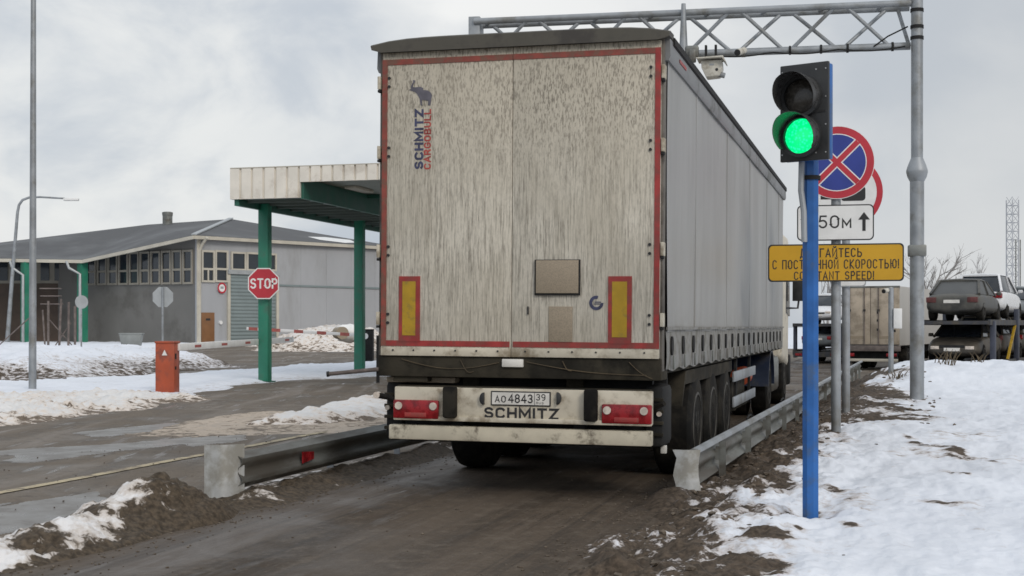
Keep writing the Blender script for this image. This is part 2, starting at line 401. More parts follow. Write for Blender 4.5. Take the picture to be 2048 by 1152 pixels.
GLY = {' ': (.3, []), 'S': (.58, [_arc(.29, .745, .28, .255, 30, 250, 9)+_arc(.29, .255, .29, .255, 75, -150, 9)]), 'C': (.6, [_C]), 'H': (.6, [[(0, 0), (0, 1)], [(.6, 0), (.6, 1)], [(0, .5), (.6, .5)]]),
 'M': (.78, [[(0, 0), (0, 1), (.39, .25), (.78, 1), (.78, 0)]]), 'I': (.0, [[(0, 0), (0, 1)]]), 'T': (.6, [[(0, 1), (.6, 1)], [(.3, 1), (.3, 0)]]), 'Z': (.58, [[(0, 1), (.58, 1), (0, 0), (.58, 0)]]),
 'A': (.66, [[(0, 0), (.33, 1), (.66, 0)], [(.12, .3), (.54, .3)]]), 'R': (.58, [[(0, 0), (0, 1), (.33, 1)]+_arc(.33, .75, .23, .25, 90, -90, 8)+[(0, .5)], [(.3, .5), (.58, 0)]]), 'G': (.6, [_C[:-1]+[(.6, .25), (.6, .46), (.34, .46)]]),
 'O': (.6, [_O]), 'B': (.6, _B2), 'U': (.6, [[(0, 1), (0, .3)]+_arc(.3, .3, .3, .3, 180, 360, 10)+[(.6, 1)]]), 'L': (.5, [[(0, 1), (0, 0), (.5, 0)]]), 'N': (.6, [[(0, 0), (0, 1), (.6, 0), (.6, 1)]]),
 'P': (.56, [[(0, 0), (0, 1), (.32, 1)]+_arc(.32, .74, .24, .26, 90, -90, 8)+[(0, .48)]]), 'E': (.5, [[(.5, 1), (0, 1), (0, 0), (.5, 0)], [(0, .52), (.45, .52)]]), 'D': (.6, [[(0, 0), (0, 1), (.25, 1)]+_arc(.25, .65, .35, .35, 90, 0, 6)+_arc(.25, .35, .35, .35, 0, -90, 6)+[(0, 0)]]),
 '!': (.0, [[(0, .3), (0, 1)], [(0, 0), (0, .1)]]), '4': (.6, [[(.45, 0), (.45, 1), (0, .28), (.62, .28)]]), '8': (.58, [_arc(.29, .755, .25, .245, -90, 270, 16), _arc(.29, .26, .29, .26, 90, 450, 16)]),
 '3': (.56, [_arc(.27, .75, .26, .25, 150, -90, 9), _arc(.27, .25, .28, .25, 90, -150, 9)]), '9': (.56, [_arc(.28, .7, .28, .3, 0, 360, 16), [(.56, .7)]+_arc(.22, .34, .34, .34, 0, -100, 7)]), '5': (.56, [[(.52, 1), (.08, 1), (.03, .55)]+_arc(.27, .31, .29, .31, 120, -150, 9)]), '0': (.6, [_O]),
 'м': (.62, [[(0, 0), (0, .68), (.31, .2), (.62, .68), (.62, 0)]]), 'В': (.6, _B2), 'И': (.6, [[(0, 1), (0, 0), (.6, 1), (.6, 0)]]), 'Г': (.5, [[(0, 0), (0, 1), (.5, 1)]]), 'Й': (.6, [[(0, 1), (0, 0), (.6, 1), (.6, 0)], _arc(.3, 1.27, .16, .12, 180, 360, 6)]),
 'Ь': (.56, [[(0, 1), (0, 0), (.3, 0)]+_arc(.3, .28, .26, .28, -90, 90, 8)+[(0, .56)]]), 'П': (.6, [[(0, 0), (0, 1), (.6, 1), (.6, 0)]]), 'Я': (.58, [[(.58, 0), (.58, 1), (.25, 1)]+_arc(.25, .75, .23, .25, 90, 270, 8)+[(.58, .5)], [(.28, .5), (0, 0)]]),
 'К': (.58, [[(0, 0), (0, 1)], [(.56, 1), (.02, .48), (.58, 0)]]), 'Ю': (.9, [[(0, 0), (0, 1)], [(0, .5), (.34, .5)], [(x*.93+.34, y) for x, y in _O]]), 'Д': (.72, [[(.1, 0), (.22, 1), (.58, 1), (.58, 0)], [(0, -.16), (0, 0), (.72, 0), (.72, -.16)]])}
for a, b in (('С', 'C'), ('О', 'O'), ('Т', 'T'), ('Е', 'E'), ('Н', 'H'), ('Р', 'P'), ('А', 'A')): GLY[a] = GLY[b]
def strokes(name, body, m, parent, c, w, h, th=.16, gap=.24, xd=(1, 0, 0), yd=(0, 0, 1)):
    """painted lettering built from strokes; th and gap in letter heights"""
    xd, yd, c = Vector(xd), Vector(yd), Vector(c); nrm = xd.cross(yd); mb = MB(); x = 0.0; lines = []
    for ch in body:
        wd, ls = GLY[ch]
        lines += [[(x+px, py) for px, py in l] for l in ls]; x += wd+gap+th*.6
    tot = x-gap-th*.6+th; kx = w/tot; kz = h/(1+th)
    for i, l in enumerate(lines):
        P = [Vector(((px+th/2)*kx-w/2, (py+th/2)*kz-h/2)) for px, py in l]; n = len(P); closed = (P[0]-P[-1]).length < 1e-6
        hw = th*min(kx*1.15, kz)/2; V = []
        for j in range(n):
            a = P[j-1] if j else (P[-2] if closed else None); b = P[j+1] if j < n-1 else (P[1] if closed else None)
            d0 = (P[j]-a).normalized() if a is not None else None; d1 = (b-P[j]).normalized() if b is not None else None
            if d0 is None: d0 = d1
            if d1 is None: d1 = d0
            n0, n1 = Vector((-d0.y, d0.x)), Vector((-d1.y, d1.x)); mt = n0+n1
            mt = mt.normalized() if mt.length > .05 else n0
            k = hw/max(.42, mt.dot(n0)); p = P[j]
            if not closed and j in (0, n-1): p = p+(d0 if j else -d1)*hw*.95
            V.append((p+mt*k, p-mt*k))
        z = nrm*(.0006+.00025*(i % 7))
        vv = [[mb.bm.verts.new(c+xd*q.x+yd*q.y+z) for q in pr] for pr in V]
        for (a1, b1), (a2, b2) in zip(vv, vv[1:]): mb.bm.faces.new([a1, b1, b2, a2])
    return mb.build(name, m, parent, smooth=False)
def rrect(cx, cz, w, h, r, n=5):
    out = []
    for sx, sz, a in ((1, -1, -90), (1, 1, 0), (-1, 1, 90), (-1, -1, 180)):
        for i in range(n+1):
            t = R(a+90*i/n); out.append((cx+sx*(w/2-r)+r*math.cos(t), cz+sz*(h/2-r)+r*math.sin(t)))
    return out
def ngon(cx, cz, r, n, a=0): return [(cx+r*math.cos(a+2*math.pi*i/n), cz+r*math.sin(a+2*math.pi*i/n)) for i in range(n)]

# ------------------------------------------------------------------ the ground
def zg(x, y):
    side = sstep(-6, 7, x)
    return .30*(1-side)*sstep(40, 85, y)-.46*side*sstep(34, 50, y)
def grid(name, m, kind, pxs, ys, hf, label=None, cat=None):
    bm = bmesh.new(); dirt = []; rows = []
    for y in ys:
        row = []
        for px in pxs:
            x = (px-CX)/F*y; z, keep, d = hf(x, y)
            row.append((bm.verts.new((x, y, z)), keep)); dirt.append(d)
        rows.append(row)
    for a, b in zip(rows, rows[1:]):
        for i in range(len(a)-1):
            q = (a[i], a[i+1], b[i+1], b[i])
            if any(k for _, k in q): bm.faces.new([v for v, _ in q])
    me = bpy.data.meshes.new(name); bm.verts.index_update(); bm.to_mesh(me)
    att = me.attributes.new('dirt', 'FLOAT', 'POINT'); att.data.foreach_set('value', dirt)
    bm.free()
    bm = bmesh.new(); bm.from_mesh(me)
    bmesh.ops.delete(bm, geom=[v for v in bm.verts if not v.link_faces], context='VERTS')
    bm.to_mesh(me); bm.free()
    me.materials.append(m); me.shade_smooth()
    o = bpy.data.objects.new(name, me); C.objects.link(o); return tag(o, label, cat, None, kind)
def geo(a, b, r):
    out = [a]
    while out[-1] < b: out.append(out[-1]*r)
    return out
def frange(a, b, st_):
    n = int((b-a)/st_); return [a+(b-a)*i/n for i in range(n+1)]

def ground_sheet():
    xs = [-900, -400, -200, -120, -80, -60, -45, -35, -28, -22, -17, -13, -10, -7, -4, -1, 2, 5, 8, 11, 14, 18, 23, 30, 40, 60, 100, 200, 400, 900]
    ys = [-60, -20, 0, 10, 20, 30, 36, 40, 44, 48, 52, 56, 60, 65, 70, 75, 80, 86, 95, 110, 150, 250, 500, 1500]
    mb = MB(); g = [[mb.bm.verts.new((x, y, zg(x, y)-.004)) for x in xs] for y in ys]
    for a, b in zip(g, g[1:]):
        for i in range(len(a)-1): mb.bm.faces.new([a[i], a[i+1], b[i+1], b[i]])
    o = mb.build('ground', M['yard'], None, smooth=False)
    return tag(o, None, None, None, 'structure')
ground_sheet()
def lane():
    mb = MB(); ss = [-8, 0, 10, 20, 30, 38, 44, 52, 62, 75, 95]; ts = (-5.15, -4, -3, -1.55)
    g = []
    for s in ss:
        row = []
        for t in ts:
            p = L(s, t); row.append(mb.bm.verts.new((t, s, zg(p.x, p.y)+.006)))
        g.append(row)
    for a, b in zip(g, g[1:]):
        for i in range(3): mb.bm.faces.new([a[i], a[i+1], b[i+1], b[i]])
    o = mb.build('road', M['lane'], None, smooth=False); o.rotation_euler.z = -A
    tag(o, None, None, None, 'structure')
lane()
mb = MB()
g = [[mb.bm.verts.new((t+.012*math.sin(s*1.7), s, .004)) for t in (-7.775, -7.65)] for s in frange(2, 27, .5)]
for a, b in zip(g, g[1:]): mb.bm.faces.new([a[0], a[1], b[1], b[0]])
o = mb.build('lane_marking', M['line'], None, smooth=False); o.rotation_euler.z = -A; tag(o, None, None, None, 'structure')

def pdist(poly):       # signed distance (inside positive) to a ground outline
    P = [(p.x, p.y) for p in poly]
    def f(x, y):
        ins = False; best = 1e9; n = len(P)
        for i in range(n):
            x1, y1 = P[i]; x2, y2 = P[(i+1) % n]
            if (y1 > y) != (y2 > y) and x < (x2-x1)*(y-y1)/(y2-y1)+x1: ins = not ins
            dx, dy = x2-x1, y2-y1; k = max(0, min(1, ((x-x1)*dx+(y-y1)*dy)/(dx*dx+dy*dy+1e-9)))
            d = (x-x1-k*dx)**2+(y-y1-k*dy)**2
            if d < best: best = d
        return math.sqrt(best)*(1 if ins else -1)
    return f
def snow_patch(name, pix, height, soft, rough, m, dirt0=.0, dirtedge=.4, step=4, ratio=1.005, seed=1.0, nsc=.8, kind='structure'):
    poly = [gnd(*p) for p in pix]; D = pdist(poly)
    pad = 1.5
    pxs = [ (p.x)/p.y*F+CX for p in poly]; ys = [p.y for p in poly]
    def hf(x, y):
        d = D(x, y)+soft*.5*fbm(x, y, .5/soft**.5, seed, 4)
        k = sstep(-.15*soft, soft, d)
        n = fbm(x, y, nsc, seed+3, 5)
        n2 = abs(fbm(x, y, nsc*3.2, seed+6, 3))
        z = zg(x, y)+height*k*(1+.35*n)+rough*k*(n2-.25)+.10*rough*n-.03*(1-sstep(-.4*soft, 0, d))-.012
        edge = 1-sstep(0, soft*1.2, d)
        return z, z > zg(x, y)-.02, dirt0+dirtedge*edge+.22*fbm(x, y, .7, seed+9, 3)
    return grid(name, m, kind, frange(min(pxs)-40, max(pxs)+40, step), geo(min(ys)*.96, max(ys)*1.04, ratio), hf)

snow_patch('snow_strip', [(-160, 806), (-160, 772), (300, 752), (420, 744), (600, 733), (800, 726), (800, 750), (560, 762), (470, 772), (370, 794), (200, 800)], .09, .9, .05, M['snow'], -.12, .35, 4, 1.006, 2.0)
snow_patch('snow_bank', [(-200, 766), (150, 764), (330, 747), (440, 734), (400, 722), (-200, 722)], .60, 3.0, .14, M['snow'], -.06, .66, 4, 1.006, 5.0, .45)
snow_patch('snow_ridge', [(-160, 868), (-160, 793), (150, 790), (330, 790), (420, 796), (300, 815), (200, 828), (90, 846)], .12, .75, .15, M['snow_dirty'], .16, .40, 4, 1.005, 9.0, .9)
snow_patch('snow_ridge', [(470, 852), (600, 828), (700, 806), (860, 786), (860, 806), (790, 836), (640, 850)], .16, .45, .07, M['snow_dirty'], .12, .5, 4, 1.005, 12.0, 1.0)
snow_patch('slush', [(180, 870), (520, 818), (640, 822), (860, 812), (860, 866), (560, 872), (420, 880)], .022, .7, .02, M['slush'], .40, .2, 5, 1.006, 15.0, 1.0)
snow_patch('snow_heap', [(520, 712), (735, 712), (790, 700), (780, 690), (560, 690)], 1.0, 2.6, .30, M['snow_dirty'], .30, .2, 4, 1.006, 18.0, .35)
snow_patch('snow_field', [(-600, 721), (200, 718), (420, 704), (470, 697), (700, 692), (700, 688), (-600, 688)], .12, 3.0, .1, M['snow'], -.1, .2, 8, 1.02, 22.0, .3)

def mound_hf(x, y):
    s, t = st(x, y); t2 = t+5.50+.10*nz(s, 0, .9, 4)
    ridge = .10+.29*math.exp(-((s-9.55)/.55)**2)+.07*math.exp(-((s-8.4)/.5)**2)
    k = max(0.0, 1-abs(t2)/(.40+.55*ridge))
    k = k**.85*(1-sstep(9.9, 10.7, s))*(sstep(3, 5, s))
    z = ridge*k*(1+.30*fbm(x, y, 1.8, 2, 4))+.05*fbm(x, y, 5, 5, 4)*min(1, k*3)-.02*(1-min(1, k*6))+.02*fbm(x, y, 15, 1, 3)*min(1, k*3)
    top = sstep(.12, .35, k)*sstep(.22, .0, t2-.28*sstep(9.1, 8.4, s))
    d = .98-.64*top*sstep(9.62, 9.2, s+.35*t2)+.62*fbm(x, y, 2.1, 8, 5)
    return z, z > -.012, d
grid('earth_mound', M['earth'], 'structure', frange(-420, 520, 3), geo(6.0, 11.3, 1.0035), mound_hf)

def rail_t(s): return -1.62+.0251*(s-11.8)
SPOTS = []
for px, py, rx, ry, k in ((1560, 880, 34, 10, .6), (1590, 915, 30, 9, .75), (1545, 940, 40, 12, .8), (1520, 972, 30, 9, .6), (1620, 900, 20, 7, .6), (1540, 1062, 45, 12, .75), (1500, 1120, 60, 16, .8), (1600, 1046, 28, 6, .5), (1700, 1042, 16, 6, .7),
        (1905, 893, 20, 7, .95), (1925, 908, 14, 6, .9), (1905, 940, 24, 7, .8), (1822, 872, 16, 5, .6), (1840, 884, 18, 5, .7), (1990, 925, 16, 4, .5), (1890, 1000, 40, 7, .28), (1740, 860, 30, 6, .35), (1660, 965, 24, 7, .45), (1760, 960, 60, 8, .22),
        (1735, 752, 26, 4, .7), (1768, 765, 30, 5, .75), (1742, 780, 34, 5, .75), (1788, 790, 40, 6, .7), (1745, 806, 34, 6, .7), (1800, 812, 46, 7, .7), (1760, 830, 40, 6, .6), (1835, 828, 26, 6, .65), (1850, 838, 16, 5, .6), (1700, 840, 30, 6, .6)):
    p = gnd(px, py, .2); SPOTS.append((p.x, p.y, rx/F*p.y, ry*p.y*p.y/(1.3*F), k))
def spots(x, y):
    d = 0.0
    for cx, cy, rx, ry, k in SPOTS:
        q = ((x-cx)/rx)**2+((y-cy)/ry)**2
        if q < 6: d += k*math.exp(-q)
    return d
def bank_hf(x, y):
    s, t = st(x, y); e = t-(rail_t(s)-.16)+.16*fbm(x, y, 1.1, 3, 3)
    z = .17*sstep(-.05, 1.0, e)+.50*sstep(27, 34.5, s)*sstep(-1.1, .7, t)
    z += .09*sstep(2.0, 5.0, t)*sstep(24, 12, s)+.10*math.exp(-((s-11.6)/.5)**2-((e-.05)/.28)**2)
    z -= .9*sstep(35, 42, s+.6*fbm(x, y, .35, 7, 3))
    mud = 1-sstep(.45, 1.15, e+.40*fbm(x, y, .9, 9, 4)-.25*sstep(11.5, 8, s))
    k = sstep(-.1, .15, e)
    cr = sstep(2.2, .6, e)
    z += k*(.06*fbm(x, y, .7, 11, 4)+.085*mud*abs(fbm(x, y, 2.6, 13, 4))+.055*cr*fbm(x, y, 5.5, 15, 4)+.042*fbm(s*.6, t*1.6, 1.6, 17, 4)+.008*fbm(x, y, 9, 21, 3))
    z -= .05*(1-sstep(-.25, .0, e))
    d = -.18+.72*mud+.24*cr+.50*fbm(s*.7, t*1.3, 1.0, 19, 5)-.10*sstep(1.5, 4, e)
    d += .35*sstep(18, 22, s)*sstep(33, 29, s)*sstep(.75, -.2, t)
    d += .25*math.exp(-((s-16.5)/3)**2-((t-1.0)/.9)**2)
    d += .95*math.exp(-((s-10.2)/.22)**2-((t+.60)/.13)**2); z -= .04*math.exp(-((s-10.2)/.2)**2-((t+.58)/.13)**2)
    d += .5*math.exp(-((s-17.75)/.5)**2-((t+.68)/.22)**2)+.4*math.exp(-((s-22.0)/.8)**2-((t+.7)/.25)**2)
    d += .26*sstep(29, 33, s)*sstep(-.2, -1.0, t)
    q = spots(x, y)*(.75+.9*fbm(x, y, 5, 27, 3)); q *= .55+1.3*max(0.0, .5+fbm(x, y, 3.2, 29, 5)); d += 1.35*q; z += .02*q*k*(.6+abs(fbm(x, y, 6, 23, 3)))
    return z, z > zg(x, y)-.03, d
grid('snow_bank', M['snow'], 'structure', frange(600, 1080, 20)[:-1]+frange(1080, 2200, 4)+frange(2220, 4200, 30), geo(2.6, 5.6, 1.02)[:-1]+geo(5.6, 46, 1.0042), bank_hf)
def far_hf(x, y): return zg(x, y)+.15*sstep(118, 150, y)+.25*fbm(x, y, .01, 5, 3)-.02, True, -.1+.3*fbm(x, y, .02, 3, 3)
grid('snow_field', M['snow'], 'structure', frange(-2600, 4600, 180), geo(118, 1400, 1.12), far_hf)
def verge_hf(x, y):     # earth and slush along the foot of the left rail
    s, t = st(x, y); e = t+5.28
    k = math.exp(-(e/(.30+.12*nz(s, 2, .7)))**2)*sstep(9.8, 10.8, s)
    z = .085*k*(1+.8*fbm(x, y, 2.6, 4, 4))+.025*k*fbm(x, y, 9, 2, 3)-.012
    return z, z > -.006, .85+.3*fbm(x, y, 2.0, 6, 3)-.3*sstep(-.05, -.4, e)
grid('roadside_dirt', M['earth'], 'structure', frange(380, 1250, 4), geo(9.5, 30, 1.004), verge_hf)
M['puddle'] = mat('wet_ice', (.135, .122, .108), .34, 0, .2, 3, (.10, .085, .07), .5, 3)
def puddle(pix, soft, seed):
    D = pdist([gnd(*p) for p in pix])
    xs_ = [p[0] for p in pix]; ys_ = [gnd(*p).y for p in pix]
    def hf(x, y):
        s, t = st(x, y); d = D(x, y)+soft*fbm(s*.35, t*1.5, 1.2, seed, 5)
        return .008+.006*sstep(-.1, .1, d)-.012, d > 0, 0
    grid('puddle', M['puddle'], 'structure', frange(min(xs_)-20, max(xs_)+20, 3), geo(min(ys_)*.98, max(ys_)*1.02, 1.003), hf)
puddle([(-120, 1030), (60, 1000), (200, 985), (240, 1000), (90, 1050), (-120, 1090)], .35, 2)
puddle([(-20, 905), (120, 893), (330, 878), (520, 866), (480, 882), (280, 900), (60, 922)], .35, 5)
puddle([(150, 866), (420, 842), (600, 838), (420, 858), (200, 876)], .4, 8)
def bank_z(x, y): return max(bank_hf(x, y)[0], zg(x, y))

# loose clods on the right bank: nobody could count them
mb = MB(); rnd = random.Random(3)
for i in range(520):
    if i < 420: s = rnd.uniform(7.0, 22); t = rail_t(s)+abs(rnd.gauss(0, .42))-.05
    elif i < 500: s = rnd.uniform(19, 33); t = rnd.uniform(-1.2, .9)
    else: s = rnd.uniform(12, 22); t = rnd.uniform(-.6, 2.2)
    p = L(s, t); r = rnd.uniform(.008, .03)*(1 if i < 420 else 1.5); p.z = bank_z(p.x, p.y)+r*.15
    if i >= 500: p = L(s, t)
    m4 = Matrix.Translation(p) @ Matrix.Rotation(rnd.uniform(0, 6), 4, 'Z') @ Matrix.Diagonal((rnd.uniform(.8, 2.2), rnd.uniform(.7, 1.2), rnd.uniform(.4, .8), 1))
    vs = bmesh.ops.create_icosphere(mb.bm, subdivisions=1, radius=r, matrix=m4)['verts']
    for v in vs: v.co += noise.noise_vector(v.co*40)*r*.5
tag(mb.build('earth_clods', M['clod'], None, smooth=False), 'small brown clods of earth scattered over the snowy right bank and its muddy edge', 'earth clods', None, 'stuff')

mb = MB(); rnd = random.Random(11)
for i in range(1700):
    s = rnd.uniform(6.5, 20); side = rnd.random()
    t = -5.15+abs(rnd.gauss(0, .28)) if side < .45 else rail_t(s)-.1-abs(rnd.gauss(0, .3)) if side < .8 else rnd.uniform(-9.5, -1.7)
    p = L(s, t); r = rnd.uniform(.003, .011); p.z = zg(p.x, p.y)+.007+r*.3
    m4 = Matrix.Translation(p) @ Matrix.Rotation(rnd.uniform(0, 6), 4, 'Z') @ Matrix.Diagonal((rnd.uniform(.8, 1.8), 1, .7, 1))
    bmesh.ops.create_icosphere(mb.bm, subdivisions=1, radius=r, matrix=m4)
tag(mb.build('road_grit', M['clod'], None, smooth=False), 'fine dark grit and small stones strewn along the edges of the lane', 'grit', None, 'stuff')

# ------------------------------------------------------------------ wheels and tractor units
def wheel(root, x, y, r=.51, w=.30, z=None, side=1, low=False):
    z = r if z is None else z; n = 20 if low else 32
    hw = w/2
    t = MB().lathe([(-hw, r*.58), (-hw, r*.86), (-hw*.82, r*.97), (-hw*.5, r), (hw*.5, r), (hw*.82, r*.97), (hw, r*.86), (hw, r*.58)], (x, y, z), 'x', n).build('tyre', M['rubber'], root)
    o = side*hw
    MB().lathe([(o*.2, r*.2), (o*.25, r*.6), (o*1.02, r*.60), (o*1.04, r*.55), (o*.55, r*.46), (o*.5, r*.3), (o*1.0, r*.26), (o*1.0, r*.08)], (x, y, z), 'x', n).build('rim', M['rim'], t)
    return t
def tractor(root, y0, body, hw=1.235, top=3.25):
    n = 7
    def sec(y, w, z0, z1, r=.12): return [(px, y, pz) for px, pz in rrect(0, (z0+z1)/2, 2*w, z1-z0, r, 3)]
    cab = MB().loft([sec(y0, hw-.05, .95, top-.1), sec(y0+.08, hw, .9, top), sec(y0+1.5, hw, .75, top), sec(y0+1.95, hw-.02, .7, top-.12), sec(y0+2.2, hw-.08, .7, 2.3), sec(y0+2.27, hw-.12, .72, 1.7)]).build('cab', body, root)
    MB().prism_x([(y0+2.215, 1.75), (y0+2.235, 1.75), (y0+2.03, 2.95), (y0+2.01, 2.95)], -1.0, 1.0).build('windscreen', M['car_glass'], cab)
    for sx in (-1, 1):
        MB().prism_x([(y0+1.0, 1.75), (y0+1.95, 1.7), (y0+1.8, 2.65), (y0+1.0, 2.65)], sx*(hw-.01), sx*(hw+.012)).build('side_window', M['car_glass'], cab)
        MB().tube([(sx*(hw-.02), y0+1.85, 2.72), (sx*(hw+.16), y0+1.98, 2.72), (sx*(hw+.20), y0+2.0, 2.2), (sx*(hw+.16), y0+1.98, 1.86), (sx*(hw-.02), y0+1.9, 1.86)], .022, 8).box(sx*(hw+.06), sx*(hw+.30), y0+1.93, y0+2.07, 2.0, 2.62).build('mirror', M['black'], root, .03)
        MB().cyl((sx*.85, y0-.9, .62), (sx*.85, y0-2.0, .62), .30).build('fuel_tank', M['galv_dark'], root) if False else None
        MB().prism_x([(y0-.1-.62*math.cos(R(a)), .55+.62*math.sin(R(a))) for a in range(20, 161, 14)]+[(y0-.1-.57*math.cos(R(a)), .55+.57*math.sin(R(a))) for a in range(160, 19, -14)], sx*.62, sx*1.24).build('mudguard', M['black'], root) if False else None
    MB().box(-hw, hw, y0+2.1, y0+2.42, .35, .95).build('front_bumper', M['dark'], root, .04)
    for sx in (-1, 1):
        wheel(root, sx*1.04, y0+1.45, .50, .30, None, sx)
        for dx in (1.06, .72): wheel(root, sx*dx, y0-2.15, .50, .27, None, sx)
        MB().prism_x([(y0-2.15-.60*math.cos(R(a)), .52+.60*math.sin(R(a))) for a in range(0, 181, 15)]+[(y0-2.15-.56*math.cos(R(a)), .52+.56*math.sin(R(a))) for a in range(180, -1, -15)], sx*.56, sx*1.235).build('mudguard', M['hood_blue'], root)
        MB().box(sx*.5, sx*1.2, y0-1.35, y0-.15, .35, .98).build('fuel_tank', M['galv_dark'], root, .08)
    MB().box(-.42, -.30, y0-3.0, y0+2.0, .72, 1.0).box(.30, .42, y0-3.0, y0+2.0, .72, 1.0).box(-.3, .3, y0-2.3, y0-2.0, .3, .7).build('tractor_chassis', M['chassis'], root)
    return cab

# ------------------------------------------------------------------ the lorry in the lane
TR = thing('articulated_lorry', 'big dirty curtain-sided lorry with cream rear doors framed in red tape, driving down the lane', 'lorry', (.033, 12.065, 0), -A, None, R(.4))
HW = 1.275
def fx(px, py, y=0.0):
    p = hit(TR, px, py, 'y', y); return p.x, p.z
# roof
def roof_sec(y, lift=0.0, over=.065):
    w = HW+over; pts = []
    for i in range(17):
        u = -1+2*i/16; pts.append((u*w, y, 3.99+lift+.055*(1-abs(u)**6)))
    return pts+[(w-.01, y, 3.955+lift), (w-.10, y, 3.93+lift), (-w+.10, y, 3.93+lift), (-w+.01, y, 3.955+lift)]
rf = MB().loft([roof_sec(-.10, -.012), roof_sec(-.085, .0), roof_sec(.12, .004), roof_sec(.2, 0, .05)]).build('roof_cap', M['roofcap'], TR)
MB().loft([roof_sec(.2, -.006, .03), roof_sec(6.8, .0, .03), roof_sec(13.62, -.006, .03)]).build('roof', M['roof'], TR)
# side rails, curtains, hems, straps
for sx in (-1, 1):
    MB().loft([[(sx*(HW+.0), y, 3.955), (sx*(HW+.045), y, 3.95), (sx*(HW+.05), y, 3.80), (sx*(HW+.035), y, 3.765), (sx*(HW-.03), y, 3.765)] for y in (.03, 4.5, 9, 13.6)]).build('curtain_rail', M['railgrey'], TR)
    MB().loft([[(sx*(HW+.03), y, 4.0), (sx*(HW+.062), y, 3.985), (sx*(HW+.064), y, 3.925), (sx*(HW+.046), y, 3.915), (sx*(HW+.03), y, 3.93)] for y in (.2, 4.5, 9, 13.6)]).build('roof_tarp_edge', M['dark'], TR)
    MB().box(sx*(HW+.05), sx*(HW+.056), .55, .95, 3.835, 3.865).build('rail_marking', M['red_tape'], TR)
    mb = MB(); ys = frange(.12, 13.52, .12); zs = frange(1.46, 3.78, .29); rows = []
    for z in zs:
        k = (z-1.46)/2.32
        rows.append([(sx*(HW+.012+.015*math.sin(y*4.55+.8*math.sin(z))*(1-k)*.8+.005*math.sin(y*1.3+z*1.7)), y, z) for y in ys])
    mb.loft(rows, False, False); cu_ = mb.build('curtain', M['curtain'], TR)
    for y in (1.9, 4.6, 7.3, 10.0, 12.4):
        MB().box(sx*(HW+.004), sx*(HW+.0215), y, y+.05, 1.50, 3.77).build('weld_seam', M['curtain'], cu_)
    MB().box(sx*(HW+.018), sx*(HW+.034), .1, 13.53, 1.475, 1.50).build('bottom_seam', M['hem'], cu_)
    # pleated hem of the curtain
    mb = MB(); rows = []
    ys = frange(.10, 13.54, .046)
    for j, z in enumerate((1.48, 1.44, 1.36, 1.24, 1.17, 1.125)):
        bulge = (0.0, .003, .010, .012, .009, .005)[j]
        rows.append([(sx*(HW+.012+bulge*(.55+.45*math.cos((y-.41)/.69*2*math.pi+math.pi))), y, z+(.012*math.sin(y*9.1) if j == 5 else 0)) for y in ys])
    mb.loft(rows, False, False); hem = mb.build('curtain_hem', M['hem'], TR)
    for i in range(19):
        y = .41+.69*i
        pts = [(y+.06*math.cos(a), 1.335+.085*math.sin(a)) for a in [k*math.pi/7 for k in range(14)]]
        MB().prism_x(pts, sx*(HW+.006), sx*(HW+.030)).build('strap_slot', M['dark'], hem)
        MB().box(sx*(HW+.030), sx*(HW+.05), y-.02, y+.02, 1.13, 1.25).build('buckle_strap', M['galv_dark'], hem, .006)
    MB().box(sx*(HW-.13), sx*(HW-.004), .06, 13.56, 1.10, 1.46).build('side_beam', M['chassis'], TR)
    # rear corner post, with hinge blocks
    MB().box(sx*(HW-.055), sx*(HW+.004), -.012, .12, 1.12, 3.94).build('corner_post', M['rearpost'], TR, .01)
MB().box(-HW+.01, HW-.01, 13.5, 13.6, 1.15, 3.93).build('front_wall', M['cream'], TR)
MB().box(-HW+.05, HW-.05, .07, 13.5, 1.10, 1.22).build('floor', M['chassis'], TR)
MB().box(-HW, HW, -.02, .11, 3.925, 3.935+.01).build('rear_header', M['rearpost'], TR)
